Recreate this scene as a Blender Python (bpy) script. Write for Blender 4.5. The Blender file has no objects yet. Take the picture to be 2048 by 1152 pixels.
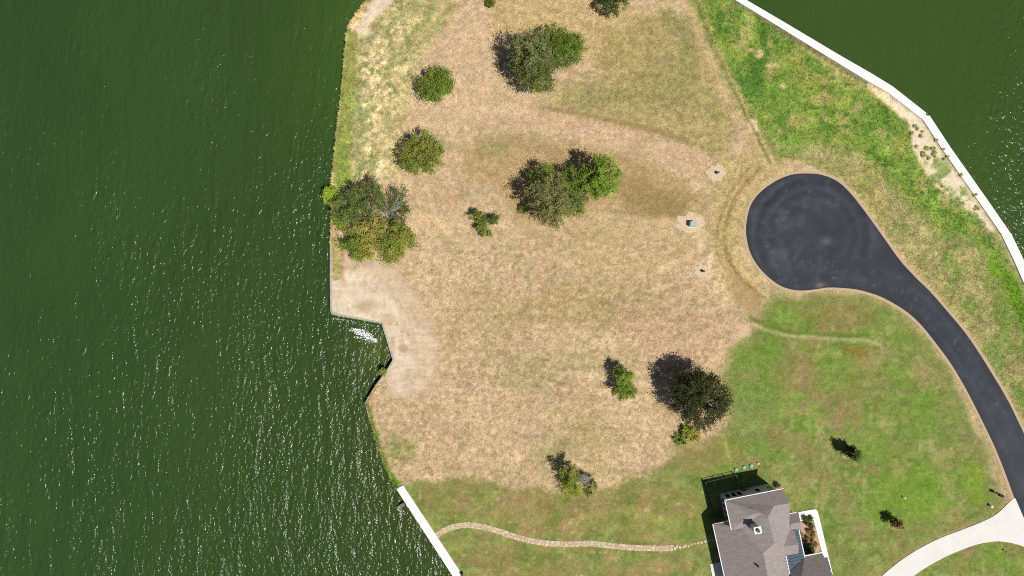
import bpy, bmesh, math, random
import numpy as np
from mathutils import Vector, Matrix

random.seed(7)
rng = np.random.default_rng(11)
scene = bpy.context.scene
COL = scene.collection
R = math.radians

# ------------------------------------------------------------------ survey scale
S = 0.07            # metres per plan unit (one unit of the survey grid used below)
CAM_H = 96.0        # the drone's height above the ground

def G(x, y, z=0.0):
    """plan unit (x right, y down) at height z, as the drone's survey sees it -> metres"""
    k = (1.0 - z / CAM_H) * S
    return Vector(((x - 1024.0) * k, (576.0 - y) * k, z))

# ------------------------------------------------------------------ camera
cam = bpy.data.cameras.new('camera')
cam.sensor_width = 36.0
cam.lens = 18.0 * CAM_H / (1024 * S)
cam.clip_end = 6000.0
cam_o = bpy.data.objects.new('camera', cam)
COL.objects.link(cam_o)
cam_o.location = (0, 0, CAM_H)
scene.camera = cam_o

# ------------------------------------------------------------------ sky, sun, exposure
SUN_EL = 63.0
sun_xy = Vector((0.80, -0.60)).normalized()
sun_dir = Vector((sun_xy.x * math.cos(R(SUN_EL)), sun_xy.y * math.cos(R(SUN_EL)), math.sin(R(SUN_EL))))
world = bpy.data.worlds.new('World')
scene.world = world
world.use_nodes = True
wn = world.node_tree
sky = wn.nodes.new('ShaderNodeTexSky')
sky.sky_type = 'NISHITA'
sky.sun_disc = False
sky.sun_elevation = R(SUN_EL)
sky.sun_rotation = math.atan2(sun_xy.x, sun_xy.y)
bg = wn.nodes['Background']
bg.inputs['Strength'].default_value = 0.05
wn.links.new(sky.outputs[0], bg.inputs['Color'])
sun = bpy.data.lights.new('sun', 'SUN')
sun.energy = 5.0
sun.angle = R(0.5)
sun.color = (1.0, 0.955, 0.89)
sun_o = bpy.data.objects.new('sun', sun)
COL.objects.link(sun_o)
sun_o.rotation_euler = (-sun_dir).to_track_quat('-Z', 'Y').to_euler()
sun_o.location = sun_dir * 150
vs = scene.view_settings
vs.view_transform = 'Standard'
vs.look = 'None'
vs.gamma = 1.0
vs.exposure = -0.25
vs.use_curve_mapping = False
scene.cycles.use_denoising = False
scene.cycles.filter_width = 1.0
scene.cycles.max_bounces = 6
scene.cycles.transparent_max_bounces = 8

ALB = 1.0 / 1.27     # sunlit photographed value -> surface colour

def lin(c):
    c = np.asarray(c, dtype=float) / 255.0
    return np.where(c <= 0.04045, c / 12.92, ((c + 0.055) / 1.055) ** 2.4)

def alb(r, g, b):
    return tuple(lin((r, g, b)) * ALB)

# ------------------------------------------------------------------ object helpers
def tag(o, label=None, cat=None, group=None, kind=None):
    if label: o['label'] = label
    if cat: o['category'] = cat
    if group: o['group'] = group
    if kind: o['kind'] = kind
    return o

def empty(name, loc, label, cat, group=None, rz=0.0):
    o = bpy.data.objects.new(name, None)
    COL.objects.link(o)
    o.location = loc
    o.rotation_euler = (0, 0, rz)
    o.empty_display_size = 0.3
    return tag(o, label, cat, group)

def link(name, me, mat=None, parent=None, smooth=False):
    if mat is not None:
        me.materials.append(mat)
    if smooth:
        me.polygons.foreach_set('use_smooth', [True] * len(me.polygons))
    o = bpy.data.objects.new(name, me)
    COL.objects.link(o)
    if parent is not None:
        o.parent = parent
    return o

def mesh_np(name, verts, faces, cols=None):
    """verts (n,3); faces (m,k) array of equal-sized faces; cols (n,4) colour per vertex"""
    me = bpy.data.meshes.new(name)
    verts = np.asarray(verts, dtype=np.float32)
    faces = np.asarray(faces, dtype=np.int32)
    m, k = faces.shape
    me.vertices.add(len(verts)); me.vertices.foreach_set('co', verts.ravel())
    me.loops.add(m * k); me.loops.foreach_set('vertex_index', faces.ravel())
    me.polygons.add(m); me.polygons.foreach_set('loop_start', np.arange(0, m * k, k, dtype=np.int32))
    me.update(calc_edges=True)
    if cols is not None:
        a = me.color_attributes.new('Col', 'FLOAT_COLOR', 'POINT')
        a.data.foreach_set('color', np.asarray(cols, dtype=np.float32).ravel())
    return me

class MB:
    """collects simple solids, then links them as one mesh object"""
    def __init__(self): self.v = []; self.f = []
    def add(self, vs_, fs_):
        n = len(self.v)
        self.v += [tuple(p) for p in vs_]
        self.f += [tuple(i + n for i in f) for f in fs_]
        return self
    def box(self, c, s, rz=0.0, top=1.0):
        x, y, z = s[0] / 2, s[1] / 2, s[2] / 2
        ca, sa = math.cos(rz), math.sin(rz)
        P = []
        for dz, k in ((-z, 1.0), (z, top)):
            for dx, dy in ((-x, -y), (x, -y), (x, y), (-x, y)):
                P.append((c[0] + (dx * ca - dy * sa) * k, c[1] + (dx * sa + dy * ca) * k, c[2] + dz))
        return self.add(P, [(3, 2, 1, 0), (4, 5, 6, 7), (0, 1, 5, 4), (1, 2, 6, 5), (2, 3, 7, 6), (3, 0, 4, 7)])
    def bar(self, a, b, w, h):
        a = Vector(a); b = Vector(b); d = (b - a).normalized()
        up = Vector((0, 0, 1)) if abs(d.z) < 0.95 else Vector((1, 0, 0))
        s = d.cross(up).normalized() * (w / 2); t = s.cross(d).normalized() * (h / 2)
        P = [a - s - t, a + s - t, a + s + t, a - s + t, b - s - t, b + s - t, b + s + t, b - s + t]
        return self.add(P, [(0, 1, 2, 3), (7, 6, 5, 4), (0, 4, 5, 1), (1, 5, 6, 2), (2, 6, 7, 3), (3, 7, 4, 0)])
    def lathe(self, c, prof, n=12):
        """prof = [(radius, z)...] around a vertical axis"""
        P = []
        for r, z in prof:
            for i in range(n):
                a = 2 * math.pi * i / n
                P.append((c[0] + r * math.cos(a), c[1] + r * math.sin(a), c[2] + z))
        F = []
        for j in range(len(prof) - 1):
            for i in range(n):
                F.append((j * n + i, j * n + (i + 1) % n, (j + 1) * n + (i + 1) % n, (j + 1) * n + i))
        F.append(tuple(range(n - 1, -1, -1)))
        F.append(tuple((len(prof) - 1) * n + i for i in range(n)))
        return self.add(P, F)
    def tube(self, pts, rad, n=6):
        pts = [Vector(p) for p in pts]
        P = []
        for i, p in enumerate(pts):
            d = (pts[min(i + 1, len(pts) - 1)] - pts[max(i - 1, 0)]).normalized()
            up = Vector((0, 0, 1)) if abs(d.z) < 0.9 else Vector((1, 0, 0))
            s = d.cross(up).normalized(); t = s.cross(d)
            for k in range(n):
                a = 2 * math.pi * k / n
                P.append(p + (s * math.cos(a) + t * math.sin(a)) * rad[i])
        F = []
        for j in range(len(pts) - 1):
            for i in range(n):
                F.append((j * n + i, j * n + (i + 1) % n, (j + 1) * n + (i + 1) % n, (j + 1) * n + i))
        F.append(tuple(range(n - 1, -1, -1)))
        F.append(tuple((len(pts) - 1) * n + i for i in range(n)))
        return self.add(P, F)
    def prism(self, poly, z0, z1):
        """poly: list of (x,y) counter-clockwise"""
        n = len(poly)
        P = [(p[0], p[1], z0) for p in poly] + [(p[0], p[1], z1) for p in poly]
        F = [tuple(range(n - 1, -1, -1)), tuple(range(n, 2 * n))]
        F += [(i, (i + 1) % n, n + (i + 1) % n, n + i) for i in range(n)]
        return self.add(P, F)
    def build(self, name, mat, parent=None, smooth=False, bevel=0.0):
        me = bpy.data.meshes.new(name)
        me.from_pydata(self.v, [], self.f)
        if bevel:
            bm = bmesh.new(); bm.from_mesh(me)
            bmesh.ops.bevel(bm, geom=bm.edges[:], offset=bevel, segments=2, affect='EDGES', clamp_overlap=True)
            bm.to_mesh(me); bm.free()
        me.update()
        return link(name, me, mat, parent, smooth)

# ------------------------------------------------------------------ materials
def new_mat(name):
    m = bpy.data.materials.new(name)
    m.use_nodes = True
    return m, m.node_tree, m.node_tree.nodes['Principled BSDF']

def node(nt, t, **kw):
    n = nt.nodes.new(t)
    for k, v in kw.items():
        setattr(n, k, v)
    return n

def noise(nt, coord, scale, detail=4, rough=0.55, dist=0.0):
    n = node(nt, 'ShaderNodeTexNoise')
    n.inputs['Scale'].default_value = scale
    n.inputs['Detail'].default_value = detail
    n.inputs['Roughness'].default_value = rough
    n.inputs['Distortion'].default_value = dist
    nt.links.new(coord, n.inputs['Vector'])
    return n.outputs['Fac']

def ramp(nt, fac, stops):
    r = node(nt, 'ShaderNodeValToRGB')
    e = r.color_ramp.elements
    while len(e) < len(stops): e.new(0.5)
    for i, (p, c) in enumerate(stops):
        e[i].position = p
        e[i].color = (c[0], c[1], c[2], 1) if hasattr(c, '__len__') else (c, c, c, 1)
    nt.links.new(fac, r.inputs[0])
    return r.outputs[0]

def mul(nt, a, b, fac=1.0, mode='MULTIPLY'):
    m = node(nt, 'ShaderNodeMix', data_type='RGBA', blend_type=mode)
    if hasattr(fac, 'links'): nt.links.new(fac, m.inputs[0])
    else: m.inputs[0].default_value = fac
    for i, x in ((6, a), (7, b)):
        if hasattr(x, 'links'): nt.links.new(x, m.inputs[i])
        else: m.inputs[i].default_value = (x[0], x[1], x[2], 1)
    return m.outputs[2]

def mathn(nt, op, a, b=0.0):
    m = node(nt, 'ShaderNodeMath', operation=op)
    for i, x in ((0, a), (1, b)):
        if hasattr(x, 'links'): nt.links.new(x, m.inputs[i])
        else: m.inputs[i].default_value = x
    return m.outputs[0]

def bump(nt, bsdf, h, strength=0.5, dist=0.05):
    b = node(nt, 'ShaderNodeBump')
    b.inputs['Strength'].default_value = strength
    b.inputs['Distance'].default_value = dist
    nt.links.new(h, b.inputs['Height'])
    nt.links.new(b.outputs[0], bsdf.inputs['Normal'])

def gen_mat(name, col, rough=0.8, var=0.25, scale=3.0, metal=0.0, bmp=0.0, spec=0.3, use_col=False):
    m, nt, b = new_mat(name)
    tc = node(nt, 'ShaderNodeTexCoord').outputs['Object']
    n1 = noise(nt, tc, scale, 5)
    r = ramp(nt, n1, [(0.25, 1 - var), (0.75, 1 + var)])
    if use_col:
        a = node(nt, 'ShaderNodeAttribute', attribute_name='Col').outputs['Color']
        c = mul(nt, a, r)
    else:
        c = mul(nt, col, r)
    nt.links.new(c, b.inputs['Base Color'])
    b.inputs['Roughness'].default_value = rough
    b.inputs['Metallic'].default_value = metal
    b.inputs['Specular IOR Level'].default_value = spec
    if bmp:
        bump(nt, b, noise(nt, tc, scale * 4, 4), bmp, 0.03)
    return m

M = {}
M['concrete'] = gen_mat('concrete_white', (0.81, 0.80, 0.78), 0.85, 0.05, 0.7, bmp=0.1)
M['drive'] = gen_mat('concrete_driveway', (0.73, 0.71, 0.67), 0.85, 0.06, 0.6, bmp=0.1)
M['sheet'] = gen_mat('weathered_sheet_pile', (0.16, 0.15, 0.13), 0.8, 0.4, 2.0, bmp=0.3)
M['cap'] = gen_mat('bulkhead_cap', (0.40, 0.37, 0.31), 0.8, 0.3, 2.0, bmp=0.2)
M['black'] = gen_mat('black_metal', (0.015, 0.015, 0.016), 0.5, 0.2, 4.0)
M['rail'] = gen_mat('grey_rail', (0.13, 0.13, 0.125), 0.6, 0.2, 4.0)
M['white'] = gen_mat('white_paint', (0.78, 0.78, 0.76), 0.55, 0.05, 2.0)
M['siding'] = gen_mat('painted_siding', (0.50, 0.55, 0.55), 0.7, 0.08, 1.5)
M['glass'] = gen_mat('dark_window_glass', (0.012, 0.014, 0.016), 0.08, 0.2, 2.0, spec=0.5)
M['greenplastic'] = gen_mat('green_plastic', alb(128, 196, 160), 0.5, 0.1, 5.0)
M['cream'] = gen_mat('cream_plastic', alb(232, 228, 190), 0.5, 0.1, 5.0)
M['greybox'] = gen_mat('grey_enamel', alb(186, 194, 198), 0.5, 0.08, 4.0)
M['brownbox'] = gen_mat('dark_brown_plastic', (0.03, 0.024, 0.02), 0.6, 0.2, 5.0)
M['gravel'] = gen_mat('pale_gravel', alb(228, 206, 174), 0.95, 0.3, 5.0, bmp=0.9)
M['shoulder'] = gen_mat('road_shoulder_gravel', alb(206, 184, 150), 0.95, 0.22, 5.0, bmp=0.8)
M['mulch'] = gen_mat('brown_mulch', alb(190, 150, 112), 0.95, 0.4, 8.0, bmp=0.9)
M['bedrock'] = gen_mat('bed_gravel', alb(206, 172, 146), 0.95, 0.3, 8.0, bmp=0.8)
M['stone'] = gen_mat('path_stone', alb(224, 203, 172), 0.9, 0.22, 3.0, bmp=0.5)
M['stonebed'] = gen_mat('path_bed', alb(206, 182, 150), 0.95, 0.25, 6.0, bmp=0.5)
M['bark'] = gen_mat('bark', (0.10, 0.08, 0.06), 0.9, 0.4, 4.0, bmp=0.6)
M['greybark'] = gen_mat('bare_grey_wood', (0.46, 0.43, 0.40), 0.9, 0.25, 5.0)
M['foam'] = gen_mat('foam', (0.8, 0.82, 0.8), 0.6, 0.1, 3.0)
M['wood'] = gen_mat('weathered_wood', (0.22, 0.17, 0.12), 0.8, 0.3, 4.0)

def leaf_mat():
    m, nt, b = new_mat('leaves')
    a = node(nt, 'ShaderNodeAttribute', attribute_name='Col').outputs['Color']
    b.inputs['Roughness'].default_value = 0.8
    b.inputs['Specular IOR Level'].default_value = 0.06
    nt.links.new(a, b.inputs['Base Color'])
    t = node(nt, 'ShaderNodeBsdfTranslucent')
    nt.links.new(mul(nt, a, (1.0, 1.15, 0.6)), t.inputs['Color'])
    mx = node(nt, 'ShaderNodeMixShader')
    mx.inputs[0].default_value = 0.16
    out = nt.nodes['Material Output']
    nt.links.new(b.outputs[0], mx.inputs[1]); nt.links.new(t.outputs[0], mx.inputs[2])
    nt.links.new(mx.outputs[0], out.inputs['Surface'])
    return m
M['leaf'] = leaf_mat()

def ground_mat():
    m, nt, b = new_mat('ground_grass_and_soil')
    tc = node(nt, 'ShaderNodeTexCoord').outputs['Object']
    at = node(nt, 'ShaderNodeAttribute', attribute_name='Col')
    col, amt = at.outputs['Color'], at.outputs['Alpha']     # alpha: how tufted the surface is
    f1 = noise(nt, tc, 4.4, 3, 0.65, 0.8)       # clumps of about 0.4 m
    f2 = noise(nt, tc, 9.5, 3, 0.7)             # blades
    f3 = noise(nt, tc, 0.45, 3, 0.5)            # wider mottling
    f = mathn(nt, 'ADD', mathn(nt, 'MULTIPLY', f1, 0.42), mathn(nt, 'MULTIPLY', f2, 0.58))
    dark = ramp(nt, f, [(0.38, (0.34, 0.31, 0.25)), (0.47, (0.98, 0.98, 0.96)), (0.57, (1.80, 1.78, 1.70))])
    c = mul(nt, col, dark, amt)
    w = ramp(nt, f3, [(0.3, (0.93, 0.95, 0.92)), (0.7, (1.06, 1.04, 1.05))])
    c = mul(nt, c, w, 0.8)
    nt.links.new(c, b.inputs['Base Color'])
    b.inputs['Roughness'].default_value = 1.0
    b.inputs['Specular IOR Level'].default_value = 0.05
    bp = node(nt, 'ShaderNodeBump')
    bp.inputs['Distance'].default_value = 0.10
    nt.links.new(mathn(nt, 'MULTIPLY', amt, 0.7), bp.inputs['Strength'])
    nt.links.new(f, bp.inputs['Height'])
    nt.links.new(bp.outputs[0], b.inputs['Normal'])
    return m
M['ground'] = ground_mat()

def water_mat():
    m, nt, b = new_mat('green_lake_water')
    tc = node(nt, 'ShaderNodeTexCoord').outputs['Object']
    at = node(nt, 'ShaderNodeAttribute', attribute_name='Col')
    col, chop = at.outputs['Color'], at.outputs['Alpha']    # alpha: how choppy (sheltered or open)
    def mapped(rot, sx, sy):
        mp = node(nt, 'ShaderNodeMapping')
        mp.inputs['Rotation'].default_value = (0, 0, rot)
        mp.inputs['Scale'].default_value = (sx, sy, 1)
        nt.links.new(tc, mp.inputs['Vector'])
        return mp.outputs[0]
    w1 = noise(nt, mapped(R(8), 0.55, 0.16), 1.0, 2, 0.5, 0.5)       # long wavelets, crests running up the picture
    w2 = noise(nt, mapped(R(-6), 1.7, 1.0), 1.0, 1.5, 0.5, 0.4)
    w3 = noise(nt, mapped(R(14), 3.4, 2.4), 1.0, 2, 0.6)
    big = noise(nt, mapped(R(4), 0.10, 0.035), 1.0, 2, 0.5)          # gust streaks
    h = mathn(nt, 'ADD', mathn(nt, 'MULTIPLY', w1, 0.38), mathn(nt, 'MULTIPLY', w2, 0.205))
    h = mathn(nt, 'ADD', h, mathn(nt, 'MULTIPLY', w3, 0.095))
    amp = mathn(nt, 'MULTIPLY', chop, ramp(nt, big, [(0.3, 0.72), (0.7, 1.25)]))
    h = mathn(nt, 'MULTIPLY', h, amp)
    bp = node(nt, 'ShaderNodeBump')
    bp.inputs['Strength'].default_value = 1.0
    bp.inputs['Distance'].default_value = 1.0
    nt.links.new(h, bp.inputs['Height'])
    v = noise(nt, mapped(0, 0.05, 0.03), 1.0, 4, 0.6)
    c = mul(nt, col, ramp(nt, v, [(0.3, (0.88, 0.90, 0.9)), (0.7, (1.10, 1.08, 1.05))]))
    dif = node(nt, 'ShaderNodeBsdfDiffuse')
    nt.links.new(c, dif.inputs['Color'])
    soft = node(nt, 'ShaderNodeBump')
    soft.inputs['Strength'].default_value = 1.0
    soft.inputs['Distance'].default_value = 1.0
    nt.links.new(h, soft.inputs['Height'])
    nt.links.new(soft.outputs[0], dif.inputs['Normal'])
    gl = node(nt, 'ShaderNodeBsdfGlossy')
    gl.inputs['Roughness'].default_value = 0.17
    nt.links.new(bp.outputs[0], gl.inputs['Normal'])
    fr = node(nt, 'ShaderNodeFresnel')
    fr.inputs['IOR'].default_value = 1.333
    nt.links.new(bp.outputs[0], fr.inputs['Normal'])
    mx = node(nt, 'ShaderNodeMixShader')
    nt.links.new(fr.outputs[0], mx.inputs[0])
    nt.links.new(dif.outputs[0], mx.inputs[1]); nt.links.new(gl.outputs[0], mx.inputs[2])
    nt.links.new(mx.outputs[0], nt.nodes['Material Output'].inputs['Surface'])
    nt.nodes.remove(b)
    return m
M['water'] = water_mat()

def asphalt_mat():
    m, nt, b = new_mat('asphalt')
    tc = node(nt, 'ShaderNodeTexCoord').outputs['Object']
    at = node(nt, 'ShaderNodeAttribute', attribute_name='Col').outputs['Color']
    f = noise(nt, tc, 0.35, 5, 0.6, 0.4)
    fine = noise(nt, tc, 14.0, 3, 0.6)
    c = mul(nt, at, ramp(nt, f, [(0.32, (0.82, 0.82, 0.82)), (0.72, (1.25, 1.24, 1.22))]))
    c = mul(nt, c, ramp(nt, fine, [(0.3, 0.8), (0.7, 1.2)]))
    nt.links.new(c, b.inputs['Base Color'])
    b.inputs['Roughness'].default_value = 0.85
    b.inputs['Specular IOR Level'].default_value = 0.3
    bump(nt, b, fine, 0.3, 0.01)
    return m
M['asphalt'] = asphalt_mat()

def shingle_mat():
    m, nt, b = new_mat('asphalt_shingles')
    tc = node(nt, 'ShaderNodeTexCoord').outputs['Object']
    mp = node(nt, 'ShaderNodeMapping')
    nt.links.new(tc, mp.inputs['Vector'])
    br = node(nt, 'ShaderNodeTexBrick')
    br.inputs['Scale'].default_value = 1.0
    br.inputs['Brick Width'].default_value = 0.5
    br.inputs['Row Height'].default_value = 0.16
    br.inputs['Mortar Size'].default_value = 0.012
    br.inputs['Color1'].default_value = (*alb(184, 174, 170), 1)
    br.inputs['Color2'].default_value = (*alb(170, 160, 157), 1)
    br.inputs['Mortar'].default_value = (*alb(146, 136, 133), 1)
    nt.links.new(mp.outputs[0], br.inputs['Vector'])
    c = mul(nt, br.outputs['Color'], ramp(nt, noise(nt, tc, 5.0, 4, 0.7), [(0.3, 0.82), (0.7, 1.18)]))
    nt.links.new(c, b.inputs['Base Color'])
    b.inputs['Roughness'].default_value = 0.9
    b.inputs['Specular IOR Level'].default_value = 0.2
    bump(nt, b, noise(nt, tc, 12, 3), 0.4, 0.02)
    return m
M['shingle'] = shingle_mat()
M['metalroof'] = gen_mat('blue_grey_metal_roof', (0.085, 0.125, 0.165), 0.65, 0.1, 1.0, metal=0.0, spec=0.15)

# ------------------------------------------------------------------ numpy survey tools
def hash2(ix, iy, seed):
    h = (ix.astype(np.int64) * 374761393 + iy.astype(np.int64) * 668265263 + seed * 974634777) & 0x7fffffff
    h = ((h ^ (h >> 13)) * 1274126177) & 0x7fffffff
    h = h ^ (h >> 16)
    return (h & 0xffff) / 65535.0

def vnoise(x, y, seed=0):
    ix = np.floor(x); iy = np.floor(y)
    fx = x - ix; fy = y - iy
    fx = fx * fx * (3 - 2 * fx); fy = fy * fy * (3 - 2 * fy)
    a = hash2(ix, iy, seed); b = hash2(ix + 1, iy, seed)
    c = hash2(ix, iy + 1, seed); d = hash2(ix + 1, iy + 1, seed)
    return (a * (1 - fx) + b * fx) * (1 - fy) + (c * (1 - fx) + d * fx) * fy

def fbm(x, y, scale, seed=0, octv=4):
    s = 0; a = 0.5; t = 0
    for o in range(octv):
        s = s + a * vnoise(x / scale, y / scale, seed + o * 17); t += a
        scale *= 0.5; a *= 0.5
    return s / t

def seg_dist(px, py, pts, closed):
    d = np.full(px.shape, 1e9)
    n = len(pts)
    for i in range(n if closed else n - 1):
        ax, ay = pts[i]; bx, by = pts[(i + 1) % n]
        dx, dy = bx - ax, by - ay
        t = np.clip(((px - ax) * dx + (py - ay) * dy) / (dx * dx + dy * dy + 1e-9), 0, 1)
        d = np.minimum(d, np.hypot(px - ax - t * dx, py - ay - t * dy))
    return d

def inside(px, py, pts):
    r = np.zeros(px.shape, dtype=bool)
    n = len(pts)
    for i in range(n):
        ax, ay = pts[i]; bx, by = pts[(i + 1) % n]
        if ay == by: continue
        c = ((ay > py) != (by > py)) & (px < (bx - ax) * (py - ay) / (by - ay) + ax)
        r ^= c
    return r

def sdist(px, py, pts):
    d = seg_dist(px, py, pts, True)
    return np.where(inside(px, py, pts), d, -d)

def smooth(pts, n=6, closed=False):
    """Catmull-Rom through the points"""
    P = [np.array(p, float) for p in pts]
    out = []
    N = len(P)
    for i in range(N if closed else N - 1):
        p0 = P[i - 1] if (i > 0 or closed) else P[i]
        p1 = P[i]; p2 = P[(i + 1) % N]
        p3 = P[(i + 2) % N] if (i + 2 < N or closed) else p2
        for k in range(n):
            t = k / n
            out.append(tuple(0.5 * ((2 * p1) + (-p0 + p2) * t + (2 * p0 - 5 * p1 + 4 * p2 - p3) * t * t + (-p0 + 3 * p1 - 3 * p2 + p3) * t ** 3)))
    if not closed: out.append(tuple(P[-1]))
    return out

def offset_line(pts, d):
    """shift a polyline to its left (in plan units, y down) by d"""
    out = []
    n = len(pts)
    for i in range(n):
        a = np.array(pts[max(i - 1, 0)]); b = np.array(pts[min(i + 1, n - 1)])
        t = b - a; t = t / (np.hypot(*t) + 1e-9)
        out.append((pts[i][0] + t[1] * d, pts[i][1] - t[0] * d))
    return out

# ------------------------------------------------------------------ shoreline survey (plan units)
west_shore = [(800, -330), (762, -120), (734, 0), (719, 20), (706, 36), (696, 50), (693, 70), (691, 99), (686, 152),
              (681, 205), (674, 264), (668, 317), (664, 356), (662, 400), (661.5, 470), (661.5, 560), (662, 619), (664.5, 627.5),
              (764.5, 646), (787, 720), (776, 739), (752, 772), (731.5, 806), (741, 842), (749.5, 874), (762, 909), (773.5, 941), (793, 977.5)]
sw_outer = [(793, 977.5), (906, 1152), (1000, 1297), (1140, 1520)]
sw_inner = [(806.5, 970), (927, 1152), (1021, 1290), (1160, 1520)]
ne_outer = [(1150, -230), (1300, -122), (1491, 0), (1571, 47), (1675, 109), (1744.6, 149), (1784.5, 173.6), (1857.5, 231),
            (1901, 297), (1973.7, 400), (2022, 470), (2048, 524), (2092, 620), (2150, 760), (2230, 1000), (2300, 1250), (2380, 1520)]
ne_inner = [(1128, -214), (1278, -106), (1468.5, 0), (1559, 55.5), (1664, 120), (1733, 162), (1774, 185), (1845, 240),
            (1884, 300), (1954, 400), (2001, 468), (2027, 522), (2070, 620), (2128, 760), (2208, 1000), (2278, 1250), (2358, 1520)]
land = west_shore[:-1] + sw_outer + ne_outer[::-1] + [(1000, -290)]

road_left = [(2048, 1042), (2028, 994), (2010, 945), (1992, 900), (1979, 872), (1956, 825), (1929, 773), (1902, 728), (1875, 691), (1843, 651), (1811, 622),
             (1769, 597), (1737, 585), (1706, 578), (1659, 575), (1628, 579), (1597, 581), (1566, 574), (1541, 558), (1519, 536),
             (1503, 511), (1495, 486), (1492, 455), (1500, 414), (1519, 386), (1550, 363), (1581, 350), (1612, 347), (1644, 350), (1675, 363)]
road_right = [(1703, 389), (1737, 433), (1769, 478), (1800, 521), (1831, 555), (1860, 583), (1893, 621), (1929, 664), (1956, 703), (1983, 746),
              (2015, 800), (2037, 845), (2050, 873), (2085, 960), (2125, 1080)]
road_edge = [(2160, 1400), (2090, 1160)] + road_left + road_right + [(2170, 1200), (2250, 1400)]
road_poly = smooth(road_edge, 5)
drive_top = [(2048, 1042), (2028, 994), (2013, 1009), (1991, 1029), (1962, 1044), (1919, 1061), (1875, 1078), (1831, 1101), (1798, 1123), (1763, 1152), (1730, 1190), (1706, 1240)]
drive_bot = [(2076, 1112), (2048, 1094), (2028, 1087), (2006, 1083), (1984, 1083), (1952, 1089), (1919, 1101), (1886, 1115.5), (1853, 1134), (1827, 1152), (1792, 1190), (1770, 1240)]

# ------------------------------------------------------------------ the ground: one sheet, surveyed colours
CELL = 0.2
gx0, gx1, gy0, gy1 = 630, 2400, -350, 1530
xs = np.arange(gx0, gx1, CELL / S); ys = np.arange(gy0, gy1, CELL / S)
PX, PY = np.meshgrid(xs, ys)
nx, ny = len(xs), len(ys)

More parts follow.
